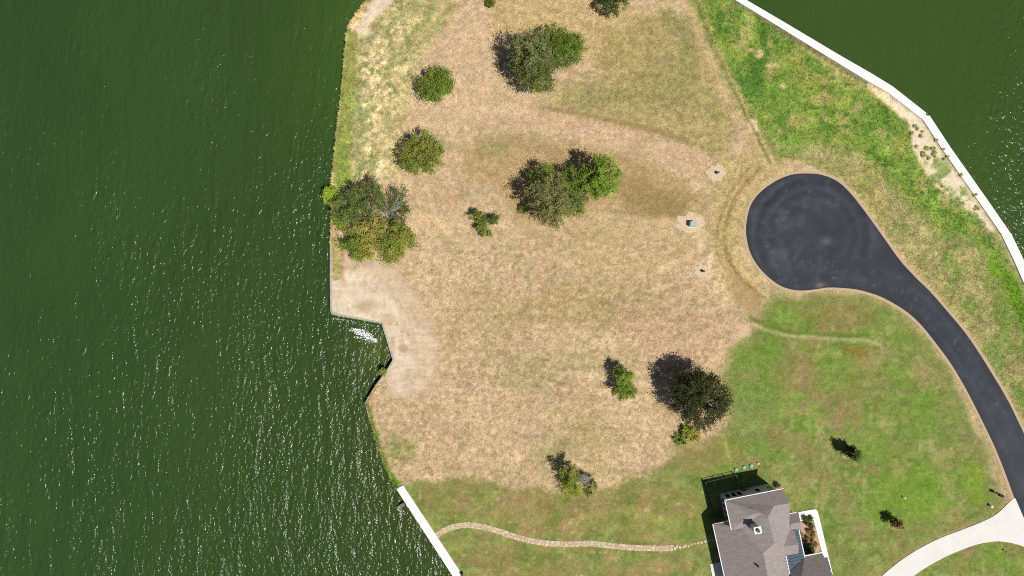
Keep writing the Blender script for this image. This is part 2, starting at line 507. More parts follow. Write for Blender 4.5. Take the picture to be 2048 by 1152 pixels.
def survey(PX, PY):
    """base colour (photographed sRGB) and tuft amount of the ground at plan positions"""
    wx = PX + (fbm(PX, PY, 60, 3) - 0.5) * 34 + (fbm(PX, PY, 14, 5) - 0.5) * 12
    wy = PY + (fbm(PX, PY, 60, 4) - 0.5) * 34 + (fbm(PX, PY, 14, 6) - 0.5) * 12
    lx = PX + (fbm(PX, PY, 12, 7) - 0.5) * 7
    ly = PY + (fbm(PX, PY, 12, 8) - 0.5) * 7
    col = np.zeros(PX.shape + (3,)); col[...] = (189, 165, 128)
    amt = np.full(PX.shape, 0.62)
    def blend(mask, c, a=None):
        nonlocal col, amt
        m = np.clip(mask, 0, 1)[..., None]
        col = col * (1 - m) + np.array(c, float) * m
        if a is not None:
            amt = amt * (1 - m[..., 0]) + a * m[..., 0]
    def poly(pts, c, soft=20, op=1.0, a=None, warp=2):
        X, Y = ((PX, PY), (lx, ly), (wx, wy))[warp]
        x0 = min(p[0] for p in pts) - soft - 60; x1 = max(p[0] for p in pts) + soft + 60
        y0 = min(p[1] for p in pts) - soft - 60; y1 = max(p[1] for p in pts) + soft + 60
        sel = (PX > x0) & (PX < x1) & (PY > y0) & (PY < y1)
        mk = np.zeros(PX.shape)
        d = sdist(X[sel], Y[sel], pts)
        t = np.clip(d / soft + 0.5, 0, 1)
        mk[sel] = t * t * (3 - 2 * t) * op
        blend(mk, c, a)
    def line(pts, c, w, soft=4, op=1.0, a=None, warp=1, brk=0.0, seed=0):
        X, Y = ((PX, PY), (lx, ly), (wx, wy))[warp]
        x0 = min(p[0] for p in pts) - w - 60; x1 = max(p[0] for p in pts) + w + 60
        y0 = min(p[1] for p in pts) - w - 60; y1 = max(p[1] for p in pts) + w + 60
        sel = (PX > x0) & (PX < x1) & (PY > y0) & (PY < y1)
        mk = np.zeros(PX.shape)
        d = seg_dist(X[sel], Y[sel], smooth(pts, 4), False)
        t = np.clip((w / 2 - d) / soft + 0.5, 0, 1) * op
        if brk:
            t = t * np.clip((fbm(PX[sel], PY[sel], 26, 90 + seed, 3) - 0.5 + (0.5 - brk) * 0.5) * 7 + 0.5, 0, 1)
        mk[sel] = t
        blend(mk, c, a)
    def spot(x, y, rx, ry, c, soft=0.5, op=1.0, a=None, warp=1):
        X, Y = ((PX, PY), (lx, ly), (wx, wy))[warp]
        d = np.hypot((X - x) / rx, (Y - y) / ry)
        t = np.clip((1 - d) / soft + 0.5, 0, 1)
        blend(t * t * (3 - 2 * t) * op, c, a)
    def mottle(sel_mask, c, scale, thr, gain, seed, op=1.0, sx=1.0, sy=1.0, a=None):
        t = np.clip((fbm(PX * sx, PY * sy, scale, seed) - thr) * gain, 0, 1)
        blend(t * sel_mask * op, c, a)
    one = np.ones(PX.shape)
    # dry field: straw, rosy thatch, olive regrowth
    mottle(one, (202, 178, 138), 120, 0.50, 4, 21, 0.7)
    mottle(one, (164, 146, 100), 90, 0.55, 6, 22, 0.4)
    mottle(one, (178, 148, 114), 50, 0.56, 6, 23, 0.35)
    mottle(one, (150, 146, 96), 16, 0.58, 8, 24, 0.4)
    # north-west corner: rank straw with green between
    poly([(700, 40), (860, -80), (1000, -60), (900, 60), (840, 130), (815, 215), (800, 330), (720, 370), (672, 370), (690, 200)], (176, 164, 112), 26, 0.8, 0.95)
    m_nw = np.clip((850 - PX - (PY - 100) * 0.15) / 60, 0, 1) * np.clip((400 - PY) / 40, 0, 1)
    mottle(m_nw, (216, 198, 150), 9, 0.50, 9, 31, 0.85)
    mottle(m_nw, (132, 142, 88), 12, 0.55, 9, 32, 0.75)
    line([(720, 330), (715, 240), (708, 150), (730, 90), (790, 40), (860, -20)], (138, 148, 96), 16, 14, 0.5, warp=2)
    line([(770, 150), (800, 100), (850, 40), (880, -20)], (142, 148, 92), 12, 10, 0.6, warp=1)
    line([(800, 130), (850, 75), (905, 10)], (142, 144, 92), 9, 8, 0.5, warp=1)
    # rosy mown swath going down from the top edge
    poly([(930, -40), (978, -40), (982, 60), (984, 120), (990, 190), (1060, 222), (1180, 240), (1300, 268), (1410, 306), (1415, 330), (1370, 362), (1250, 310),
          (1130, 270), (960, 250), (880, 262), (815, 262), (816, 200), (850, 110), (900, 40)], (196, 170, 134), 14, 0.7, 0.6, warp=1)
    # straw north of the big cedar, olive meadow to its east
    poly([(985, -40), (1180, -40), (1340, 40), (1300, 130), (1180, 110), (1100, 50), (1000, 60), (984, 100)], (180, 158, 108), 40, 0.75, 0.75)
    poly([(1200, 60), (1340, 20), (1400, 60), (1450, 180), (1470, 260), (1440, 310), (1330, 272), (1180, 228), (1090, 210), (1120, 170), (1200, 150)], (160, 147, 96), 40, 0.85, 0.75)
    spot(1195, 195, 55, 22, (146, 142, 98), 1.0, 0.7)
    spot(1330, 170, 70, 50, (148, 142, 92), 1.0, 0.7)
    poly([(1090, 212), (1330, 258), (1420, 296), (1330, 272), (1180, 236), (1090, 218)], (156, 134, 92), 8, 0.8, 0.4, warp=1)
    line([(1010, 214), (1120, 232), (1240, 256), (1330, 284), (1415, 322)], (184, 152, 122), 4, 4, 0.5, warp=0)
    line([(1010, 226), (1120, 246), (1240, 274), (1330, 304), (1405, 340)], (184, 152, 122), 4, 4, 0.45, warp=0)
    for k in range(7):
        line([(1000, 216 + 5 * k), (1130, 240 + 5 * k), (1250, 268 + 5.5 * k), (1400, 318 + 6 * k)], (186, 156, 124), 2, 2, 0.35, warp=0)
    line([(1090, 214), (1230, 240), (1330, 268), (1415, 302)], (142, 122, 80), 6, 6, 0.5, warp=0)
    line([(1330, 30), (1370, 90), (1405, 180), (1430, 230)], (128, 138, 84), 26, 26, 0.5, warp=2, brk=0.5)
    # olive brown mown band around the middle clump
    poly([(925, 300), (960, 278), (1050, 272), (1180, 290), (1290, 322), (1370, 366), (1410, 400), (1400, 425), (1350, 436), (1280, 420), (1240, 405),
          (1100, 440), (1030, 445), (1010, 395), (930, 370)], (166, 142, 98), 34, 0.72, 0.6, warp=1)
    spot(985, 300, 42, 18, (146, 140, 94), 1.0, 0.65)
    spot(1310, 405, 70, 24, (140, 122, 80), 1.0, 0.6)
    line([(1230, 422), (1330, 432), (1395, 424)], (138, 124, 78), 9, 8, 0.5, warp=1)
    poly([(1225, 350), (1290, 360), (1350, 395), (1380, 420), (1300, 428), (1235, 400)], (146, 127, 82), 20, 0.6, 0.5)
    spot(960, 378, 40, 16, (176, 160, 128), 1.0, 0.6)
    # field south of it
    poly([(1140, 450), (1330, 440), (1390, 480), (1390, 530), (1250, 560), (1150, 540)], (188, 164, 120), 40, 0.6, 0.5)
    poly([(1120, 560), (1300, 580), (1360, 620), (1260, 660), (1120, 650), (1010, 640), (1030, 600)], (160, 144, 96), 40, 0.65, 0.55)
    spot(1240, 610, 60, 20, (144, 140, 94), 1.0, 0.55)
    for k in range(11):
        line([(1000 + 20 * k, 640 - 13 * k), (1110 + 14 * k, 625 - 12 * k), (1230 + 8 * k, 610 - 11 * k)], (170, 140, 98), 2.5, 3, 0.4, warp=1)
    poly([(1230, 600), (1400, 620), (1470, 680), (1440, 740), (1330, 720), (1240, 680)], (186, 156, 124), 40, 0.6, 0.6)
    spot(1060, 745, 70, 40, (156, 150, 104), 1.0, 0.5)
    spot(1180, 720, 70, 16, (160, 150, 104), 1.0, 0.5)
    spot(1170, 870, 70, 34, (166, 154, 106), 1.0, 0.4)
    spot(1110, 905, 50, 25, (156, 150, 104), 1.0, 0.6)
    spot(800, 900, 34, 26, (134, 142, 80), 1.0, 0.7)
    line([(945, 900), (975, 885), (992, 855)], (206, 182, 144), 5, 4, 0.7)
    line([(940, 905), (980, 890), (998, 862)], (160, 146, 98), 4, 4, 0.6)
    line([(1140, 835), (1180, 818), (1230, 795)], (208, 184, 146), 5, 4, 0.5)
    line([(830, 945), (860, 938), (960, 938), (1040, 945)], (166, 146, 104), 4, 4, 0.5)
    line([(905, 520), (915, 550), (925, 600)], (200, 178, 138), 4, 4, 0.5)
    line([(940, 490), (925, 515), (930, 560)], (200, 178, 138), 4, 4, 0.5)
    mottle(np.clip((PY - 440) / 60, 0, 1) * np.clip((1480 - PX) / 40, 0, 1), (210, 185, 148), 6, 0.54, 10, 41, 0.42)
    mottle(np.clip((PY - 440) / 60, 0, 1) * np.clip((1480 - PX) / 40, 0, 1), (148, 128, 86), 5, 0.57, 10, 42, 0.5)
    # wheel tracks beside the turning circle
    arc1 = [(1372, -30), (1402, 60), (1432, 130), (1470, 210), (1500, 270), (1530, 330)]
    line(arc1, (184, 162, 116), 28, 10, 0.9, warp=1)
    line([(x + 12, y - 3) for x, y in arc1], (128, 120, 66), 4, 4, 0.75, warp=1)
    line([(x + 22, y - 6) for x, y in arc1], (182, 162, 118), 8, 6, 0.6, warp=1, brk=0.4)
    poly([(1420, 310), (1500, 300), (1560, 345), (1500, 400), (1475, 470), (1490, 540), (1540, 600), (1500, 640), (1440, 560), (1420, 470), (1430, 380)], (178, 160, 108), 30, 0.85, 0.7)
    line([(1520, 335), (1480, 380), (1455, 430), (1448, 480), (1462, 530), (1500, 575), (1530, 600)], (154, 132, 82), 7, 6, 0.75)
    line([(1500, 330), (1462, 385), (1440, 440), (1434, 490), (1446, 530)], (160, 142, 92), 6, 6, 0.6)
    line([(1460, 520), (1480, 560), (1520, 590)], (128, 104, 66), 5, 5, 0.6)
    poly([(1440, 520), (1475, 560), (1520, 595), (1540, 640), (1510, 650), (1465, 590)], (166, 142, 100), 16, 0.7, 0.4)
    line([(1400, 380), (1390, 420), (1400, 480), (1410, 520), (1450, 600)], (204, 184, 138), 26, 20, 0.55, 0.9, brk=0.4)
    # meadow right of the road
    meadow = [(1360, -60), (1470, -10), (1600, 80), (1860, 240), (1960, 400), (2060, 540), (2200, 900), (2300, 1400), (2180, 1300), (2080, 920), (2000, 770),
              (1900, 620), (1780, 480), (1700, 370), (1600, 320), (1540, 320), (1480, 220), (1420, 100)]
    poly(meadow, (152, 150, 96), 16, 0.95, 0.9, warp=1)
    m_me = np.clip(sdist(PX, PY, meadow) / 20, 0, 1)
    mottle(m_me, (184, 170, 120), 22, 0.54, 8, 51, 0.6)
    mottle(m_me, (112, 138, 64), 34, 0.52, 7, 52, 0.75)
    mottle(m_me, (164, 148, 112), 60, 0.55, 7, 53, 0.6)
    strip = [(1374, -60), (1480, -4), (1600, 78), (1690, 140), (1780, 190), (1818, 236), (1822, 290), (1870, 360), (1930, 400), (1975, 452), (2010, 510), (2050, 600), (2120, 760),
             (2100, 780), (2040, 640), (1990, 520), (1950, 470), (1880, 470), (1810, 400), (1720, 305), (1640, 290), (1560, 290), (1500, 230), (1440, 110), (1400, 30)]
    poly(strip, (124, 150, 68), 36, 0.95, 0.75)
    m_st = np.clip(sdist(wx, wy, strip) / 12, 0, 1)
    mottle(m_st, (148, 172, 80), 34, 0.50, 6, 61, 0.8)
    mottle(m_st, (88, 128, 50), 30, 0.56, 7, 62, 0.7)
    mottle(m_st, (160, 160, 84), 40, 0.58, 7, 64, 0.6)
    mottle(m_st, (178, 166, 112), 22, 0.62, 10, 63, 0.7)
    mottle(m_st, (84, 122, 50), 12, 0.60, 10, 65, 0.6)
    spot(1515, 150, 12, 28, (74, 112, 46), 1.2, 0.6, warp=2)
    spot(1505, 180, 24, 20, (80, 118, 52), 1.2, 0.5, warp=2)
    for (x, y, rx, ry) in ((1520, 108, 9, 8), (1565, 172, 9, 6), (1650, 188, 6, 5), (1545, 130, 14, 5), (1500, 100, 12, 4)):
        spot(x, y, rx, ry, (206, 180, 138), 0.8, 0.8)
    poly([(1495, 236), (1513, 240), (1518, 262), (1500, 264), (1494, 252)], (218, 190, 156), 3, 0.95, 0.35, warp=1)
    spot(1740, 400, 34, 60, (176, 156, 102), 1.0, 0.55)
    poly([(1990, 500), (2030, 560), (2080, 700), (2060, 720), (2020, 620), (1985, 530)], (100, 142, 40), 14, 0.8, 0.85)
    # pale sand and stones along the concrete promenade
    poly([(1600, 88), (1675, 128), (1776, 186), (1846, 242), (1840, 250), (1780, 212), (1690, 160), (1610, 104)], (206, 186, 128), 10, 0.6, 0.8, warp=1)
    poly([(1720, 160), (1776, 186), (1848, 242), (1880, 300), (1956, 402), (1990, 462), (1978, 466), (1945, 430), (1905, 400), (1860, 362), (1826, 300), (1818, 250), (1770, 206)],
         (236, 216, 184), 9, 0.92, 0.25, warp=1)
    m_sand = np.clip(sdist(lx, ly, [(1840, 300), (1900, 320), (1990, 470), (1975, 468), (1850, 370)]) / 8, 0, 1)
    mottle(m_sand, (130, 150, 84), 18, 0.50, 14, 71, 0.85, a=0.8)
    line([(1470, 2), (1519, 32), (1588, 78), (1675, 131), (1730, 166)], (128, 122, 98), 9, 5, 0.8, 0.7, warp=1)
    line([(1776, 188), (1846, 246), (1884, 306), (1954, 406), (2001, 474), (2030, 530)], (188, 174, 146), 6, 4, 0.6, 0.5, warp=1)
    # sandy point, top left
    poly([(697, 48), (720, 36), (750, -6), (800, -20), (770, 20), (735, 50), (745, 70), (720, 68), (700, 62)], (222, 202, 172), 10, 0.9, 0.4, warp=1)
    # rank green edge along the west bank
    poly([(692, 66), (712, 74), (708, 130), (706, 200), (702, 290), (700, 360), (690, 385), (664, 385), (668, 317), (680, 205), (690, 100)], (150, 162, 92), 18, 0.85, 0.8, warp=2)
    mottle(np.clip((712 - PX) / 20, 0, 1) * (PY < 380), (166, 166, 104), 20, 0.5, 7, 151, 0.7)
    poly([(672, 290), (700, 290), (702, 360), (668, 372)], (142, 166, 84), 22, 0.6, 0.7, warp=2)
    line([(716, 120), (714, 200), (708, 290)], (128, 146, 98), 9, 9, 0.5, warp=2, brk=0.5)
    # trampled bare ground around the cove
    soil = [(664, 520), (690, 512), (745, 520), (790, 540), (820, 580), (842, 620), (862, 660), (872, 700), (870, 740), (850, 775), (815, 790), (780, 792), (770, 745), (786, 720),
            (764, 646), (664, 628)]
    poly([(x + 14, y + 8) if x > 800 else (x, y) for x, y in soil], (196, 170, 136), 26, 0.7, 0.4, warp=1)
    poly(soil, (207, 186, 152), 18, 0.95, 0.26, warp=1)
    m_so = np.clip(sdist(lx, ly, soil) / 10, 0, 1)
    poly([(664, 556), (720, 545), (780, 580), (812, 640), (826, 730), (802, 778), (780, 750), (787, 720), (764, 646), (664, 628)], (224, 208, 178), 26, 0.9, 0.22)
    mottle(m_so, (228, 212, 182), 10, 0.53, 8, 141, 0.35, sx=0.5)
    mottle(m_so, (192, 168, 132), 10, 0.58, 9, 142, 0.5, sx=1.3, sy=0.6)
    mottle(m_so, (176, 150, 114), 5, 0.66, 12, 143, 0.5)
    spot(734, 612, 24, 14, (184, 160, 118), 0.9, 0.6, 0.2)
    spot(806, 696, 11, 9, (178, 154, 116), 0.4, 0.8, 0.2)
    spot(775, 640, 12, 14, (186, 160, 120), 0.9, 0.6, 0.2)
    spot(785, 690, 6, 18, (184, 160, 118), 0.9, 0.6, 0.2)
    for k in range(8):
        line([(725 + 6 * k, 560), (775 + 7 * k, 610), (806 + 6 * k, 680), (812 + 6 * k, 750)], (218 if k % 2 else 192, 197 if k % 2 else 168, 164 if k % 2 else 130), 3, 3, 0.4, warp=1, brk=0.3, seed=k)
    poly([(664, 470), (684, 480), (684, 555), (664, 565)], (156, 150, 94), 7, 0.8, 0.8, warp=1)
    line([(684, 500), (686, 560)], (176, 138, 100), 5, 5, 0.8, 0.9)
    # green fringe below the cove
    line([(735, 812), (745, 845), (755, 880), (768, 915), (778, 945)], (140, 148, 82), 9, 7, 0.8, 0.8)
    spot(752, 868, 7, 7, (100, 142, 48), 0.8, 0.8)
    poly([(770, 935), (785, 945), (803, 965), (792, 976)], (102, 148, 46), 5, 0.95, 0.7, warp=1)
    # watered lawn round the house
    lawn = [(1545, 585), (1600, 590), (1700, 588), (1790, 615), (1850, 675), (1910, 770), (1960, 880), (1990, 960), (2010, 1010), (2048, 1060), (2100, 1200), (2000, 1520), (1100, 1520),
            (927, 1160), (800, 972), (900, 968), (1000, 972), (1090, 985), (1200, 985), (1320, 945), (1350, 900), (1440, 885), (1455, 830), (1452, 740), (1480, 690), (1520, 640)]
    poly(lawn, (126, 138, 76), 34, 0.96, 0.5)
    m_l = np.clip(sdist(wx, wy, lawn) / 40, 0, 1)
    mottle(m_l, (114, 146, 54), 85, 0.50, 5, 81, 0.7)
    mottle(m_l, (158, 152, 96), 50, 0.56, 7, 82, 0.7)
    mottle(m_l, (150, 128, 86), 60, 0.62, 8, 83, 0.6)
    mottle(m_l, (98, 130, 56), 24, 0.56, 8, 84, 0.5)
    mottle(m_l, (152, 160, 92), 12, 0.54, 9, 86, 0.5)
    mottle(m_l, (100, 122, 52), 10, 0.57, 9, 87, 0.5)
    mottle(m_l, (168, 172, 118), 16, 0.64, 10, 85, 0.5)
    # south-west lawn is thinner
    poly([(830, 975), (1000, 975), (1200, 990), (1330, 960), (1400, 1000), (1400, 1060), (1250, 1070), (1050, 1060), (900, 1030)], (140, 132, 80), 26, 0.7, 0.5)
    poly([(1020, 990), (1080, 985), (1180, 1000), (1160, 1040), (1080, 1030)], (146, 124, 82), 24, 0.5)
    poly([(930, 1090), (1100, 1100), (1160, 1152), (1300, 1152), (1000, 1200)], (148, 130, 82), 40, 0.6)
    poly([(808, 975), (850, 990), (880, 1040), (900, 1070), (960, 1152), (930, 1152)], (142, 152, 84), 14, 0.7)
    poly([(1240, 1010), (1400, 990), (1415, 1060), (1280, 1080)], (142, 148, 80), 30, 0.6)
    poly([(1380, 900), (1480, 880), (1500, 940), (1400, 950)], (130, 150, 66), 26, 0.6)
    m_sw = np.clip((1420 - PX) / 60, 0, 1) * np.clip((PY - 965) / 30, 0, 1)
    mottle(m_sw, (156, 140, 92), 46, 0.47, 6, 161, 0.75)
    mottle(m_sw, (150, 126, 88), 34, 0.57, 8, 162, 0.7)
    mottle(m_sw, (150, 156, 88), 26, 0.56, 8, 163, 0.6)
    mottle(m_sw, (112, 132, 62), 30, 0.60, 9, 164, 0.6)
    mottle(m_sw, (190, 168, 128), 12, 0.70, 12, 165, 0.6)
    m_ea = np.clip((PX - 1420) / 60, 0, 1) * m_l
    mottle(m_ea, (110, 146, 56), 50, 0.54, 6, 166, 0.55)
    mottle(m_ea, (150, 132, 92), 44, 0.60, 8, 167, 0.6)
    poly([(1760, 960), (1860, 930), (1900, 1010), (1820, 1060), (1720, 1040)], (112, 148, 48), 50, 0.5)
    poly([(1930, 930), (1965, 930), (1975, 1000), (1940, 1010)], (132, 160, 50), 26, 0.6)
    # brown and rosy traces in the east lawn
    line([(1500, 636), (1540, 655), (1600, 668), (1680, 672), (1740, 672)], (92, 118, 48), 6, 6, 0.8)
    line([(1496, 645), (1560, 668), (1640, 676), (1720, 680), (1760, 690)], (190, 178, 134), 7, 7, 0.7)
    poly([(1680, 690), (1730, 695), (1735, 715), (1710, 722), (1685, 705)], (132, 110, 58), 16, 0.7, 0.7)
    poly([(1590, 690), (1620, 685), (1625, 790), (1600, 780), (1540, 760), (1560, 720)], (146, 126, 86), 40, 0.5, 0.5)
    poly([(1600, 600), (1720, 605), (1760, 650), (1640, 650), (1600, 630)], (142, 130, 80), 24, 0.5)
    poly([(1660, 760), (1740, 720), (1790, 760), (1760, 800), (1690, 800)], (140, 132, 86), 30, 0.5)
    poly([(1460, 705), (1520, 690), (1570, 700), (1530, 740), (1470, 745)], (110, 144, 56), 40, 0.5)
    poly([(1625, 720), (1720, 740), (1730, 800), (1640, 790)], (114, 146, 58), 50, 0.4)
    poly([(1450, 770), (1500, 760), (1560, 800), (1520, 880), (1470, 850)], (128, 142, 82), 26, 0.6)
    line([(1860, 880), (1890, 940), (1905, 1000), (1890, 1040)], (170, 160, 112), 20, 20, 0.6, warp=2, brk=0.4)
    spot(1378, 872, 24, 18, (176, 160, 96), 0.9, 0.6, 0.8)
    line([(1445, 870), (1455, 900), (1462, 935)], (176, 160, 104), 5, 5, 0.7)
    poly([(1350, 880), (1440, 880), (1450, 930), (1400, 950), (1340, 930)], (150, 134, 90), 24, 0.6, 0.4)
    poly([(1475, 650), (1502, 648), (1498, 668), (1484, 676), (1476, 664)], (212, 182, 148), 4, 0.9, 0.3, warp=1)
    line([(x - 6, y + 2) for x, y in arc1], (178, 158, 112), 9, 7, 0.7, warp=1, brk=0.3, seed=3)
    line([(x + 10, y - 3) for x, y in arc1], (122, 116, 66), 4, 4, 0.75, warp=1, brk=0.25, seed=4)
    line([(x + 17, y - 5) for x, y in arc1], (190, 168, 122), 7, 6, 0.75, warp=1, brk=0.3, seed=5)
    line([(1540, 338), (1500, 372), (1474, 420), (1464, 470), (1474, 520), (1506, 566)], (196, 174, 126), 6, 6, 0.6, warp=1, brk=0.35, seed=6)
    line([(1524, 334), (1484, 376), (1459, 428), (1451, 480), (1464, 530), (1500, 576)], (146, 126, 78), 5, 5, 0.7, warp=1, brk=0.2, seed=7)
    line([(1504, 328), (1464, 382), (1441, 440), (1435, 490), (1448, 536)], (150, 132, 84), 4, 5, 0.6, warp=1, brk=0.3, seed=8)
    # verge of dead grass beside drive and kerbless road
    line(drive_top[2:], (164, 146, 98), 16, 12, 0.6)
    line(road_left[1:18], (170, 152, 104), 20, 14, 0.6)
    line(road_right, (190, 168, 120), 18, 14, 0.65)
    line(road_left[16:], (188, 166, 120), 16, 12, 0.6)
    # mulch rings
    spot(1695, 912, 8, 6, (208, 176, 136), 0.5, 0.9, 0.6)
    spot(1793, 1052, 15, 8, (190, 158, 108), 0.6, 0.9, 0.8)
    # long fine streaks of mowing everywhere (subtle)
    bend = (fbm(PX, PY, 420, 171, 2) - 0.5) * 260
    streak = fbm(PX * 0.10 + PY * 0.02, (PY + bend) * 1.5, 12, 121, 3) - 0.5
    rad_m = np.hypot(PX - 1180, PY - 240)
    arcs = np.where(rad_m > 230, np.sin((rad_m + 8 * fbm(PX, PY, 90, 172, 2)) / 15.0 * np.pi), 0) * (fbm(PX, PY, 150, 173, 2) > 0.47) * np.clip((1480 - PX) / 60, 0, 1)
    col = col * (1 + 0.11 * streak[..., None] + 0.018 * arcs[..., None])
    fine = fbm(PX, PY, 6, 131, 2) - 0.5
    col = col * (1 + 0.42 * amt[..., None] * fine[..., None])
    dry = np.clip((col[..., 0] - col[..., 1] - 4) / 14, 0, 1)[..., None]
    col = col * (1 + dry * np.array([0.045, 0.045, 0.085]))
    return np.clip(col, 0, 255), amt

gcol, gamt = survey(PX, PY)
ins = inside(PX, PY, land)
near = ins.copy()
for dy in (-1, 0, 1):
    for dx in (-1, 0, 1):
        near |= np.roll(np.roll(ins, dy, 0), dx, 1)
snap = near & ~ins
sx_, sy_ = PX[snap], PY[snap]
best = np.full(sx_.shape, 1e9); bx_ = sx_.copy(); by_ = sy_.copy()
for i in range(len(land)):
    ax, ay = land[i]; bx, by = land[(i + 1) % len(land)]
    dx, dy = bx - ax, by - ay
    t = np.clip(((sx_ - ax) * dx + (sy_ - ay) * dy) / (dx * dx + dy * dy + 1e-9), 0, 1)
    qx, qy = ax + t * dx, ay + t * dy
    d = np.hypot(sx_ - qx, sy_ - qy)
    u = d < best
    best[u] = d[u]; bx_[u] = qx[u]; by_[u] = qy[u]
VX, VY = PX.copy(), PY.copy()
VX[snap] = bx_; VY[snap] = by_
idx = np.full(PX.shape, -1, dtype=np.int64)
keep = ins | snap
idx[keep] = np.arange(keep.sum())
q = np.stack([idx[1:, :-1], idx[1:, 1:], idx[:-1, 1:], idx[:-1, :-1]], -1).reshape(-1, 4)
anyin = (ins[1:, :-1] | ins[1:, 1:] | ins[:-1, 1:] | ins[:-1, :-1]).ravel()
q = q[(q >= 0).all(1) & anyin]
gv = np.stack([(VX[keep] - 1024) * S, (576 - VY[keep]) * S, (fbm(VX[keep], VY[keep], 40, 200) - 0.5) * 0.02], -1)
gc = np.concatenate([lin(gcol[keep]) * ALB, gamt[keep][:, None]], 1)
ground = link('ground', mesh_np('ground', gv, q, gc), M['ground'], smooth=True)
tag(ground, 'dry straw field, watered lawn and bare earth of the lakeside plot', kind='structure')

# ------------------------------------------------------------------ the lake: reaches the horizon
WATER_Z = -1.0
wxs = np.concatenate([[-40000, -12000, -4000, -1500], np.arange(-700, 2760, 12), [4000, 8000, 20000, 40000]])
wys = np.concatenate([[-40000, -12000, -4000, -1500], np.arange(-700, 1900, 12), [3500, 8000, 20000, 40000]])
WX, WY = np.meshgrid(wxs, wys)
d_sh = np.minimum(seg_dist(WX, WY, west_shore, False), 3000)
d_sw = np.minimum(seg_dist(WX, WY, sw_outer, False), 3000)
east = np.clip((WX - 1200 + (WY - 300) * 0.2) / 200, 0, 1) * (WX > 1100)
wc = np.zeros(WX.shape + (3,)); wc[...] = (62, 87, 43)
def wb(mask, c):
    global wc
    m = np.clip(mask, 0, 1)[..., None]
    wc = wc * (1 - m) + np.array(c, float) * m
wb(np.exp(-d_sh / 90) * (WY < 420) * np.clip((420 - WY) / 250, 0, 1) * 0.8, (76, 106, 44))     # suspended silt by the banks
wb(np.exp(-d_sw / 120) * 0.7 + np.exp(-d_sh / 110) * (WY > 700) * 0.55, (66, 84, 36))
wb(np.exp(-((WX - 748) / 46) ** 2 - ((WY - 700) / 50) ** 2) * 0.9, (90, 104, 46))
wb(np.clip((WX - 600) / -1200, 0, 1) * 0.6, (52, 86, 52))
wb(east * 0.85, (68, 94, 42))
chop = np.ones(WX.shape)
lee = (np.clip((WX - 1400) / 60, 0, 1)) * np.clip(1.15 - np.clip(WX + 0.55 * WY - 2080, 0, 400) / 260, 0.38, 1)
chop = chop * (1 - east * 0.55)
chop = np.where((WX > 1880), np.clip(0.5 + (WX - 1900) / 260, 0.5, 1.0), chop)
chop = chop * (1 - 0.12 * np.clip((500 - WY) / 500, 0, 1))
wv = np.stack([(WX - 1024) * S, (576 - WY) * S, np.full(WX.shape, WATER_Z)], -1).reshape(-1, 3)
ii = np.arange(WX.size).reshape(WX.shape)
wq = np.stack([ii[1:, :-1], ii[1:, 1:], ii[:-1, 1:], ii[:-1, :-1]], -1).reshape(-1, 4)
wcol = np.concatenate([lin(wc).reshape(-1, 3) * 0.72, chop.reshape(-1, 1)], 1)
water = link('water', mesh_np('water', wv, wq, wcol), M['water'], smooth=True)
tag(water, 'dark green choppy lake water', kind='structure')

# ------------------------------------------------------------------ sheets: road, shoulder, drive
def sheet(name, poly, z, mat, thick=0.0, cols=None, parent=None):
    bm = bmesh.new()
    vs_ = [bm.verts.new(G(x, y)[:2] + (z,)) if False else bm.verts.new((G(x, y).x, G(x, y).y, z)) for x, y in poly]
    f = bm.faces.new(vs_)
    f.normal_update()
    if f.normal.z < 0: f.normal_flip()
    if thick:
        r = bmesh.ops.extrude_face_region(bm, geom=[f])
        bmesh.ops.translate(bm, vec=(0, 0, -thick), verts=[v for v in r['geom'] if isinstance(v, bmesh.types.BMVert)])
        bmesh.ops.recalc_face_normals(bm, faces=bm.faces[:])
    bmesh.ops.triangulate(bm, faces=[f_ for f_ in bm.faces if len(f_.verts) > 4])
    me = bpy.data.meshes.new(name)
    bm.to_mesh(me); bm.free()
    return link(name, me, mat, parent)

edge_w = [5.5 + 1.6 * (random.random() - 0.5) for _ in road_poly]
sh = []
for i, p in enumerate(road_poly):
    a = np.array(road_poly[max(i - 1, 0)]); b = np.array(road_poly[min(i + 1, len(road_poly) - 1)])
    t = (b - a) / (np.hypot(*(b - a)) + 1e-9)
    w_ = edge_w[i]
    sh.append((p[0] + t[1] * w_, p[1] - t[0] * w_))
# keep the shoulder outside the asphalt
cx, cy = 1640, 465
test = np.hypot(sh[60][0] - cx, sh[60][1] - cy) > np.hypot(road_poly[60][0] - cx, road_poly[60][1] - cy)
if not test:
    sh = [(2 * p[0] - s_[0], 2 * p[1] - s_[1]) for p, s_ in zip(road_poly, sh)]
tag(sheet('road_shoulder', sh, 0.024, M['shoulder']), 'pale gravel shoulder edging the asphalt', kind='structure')

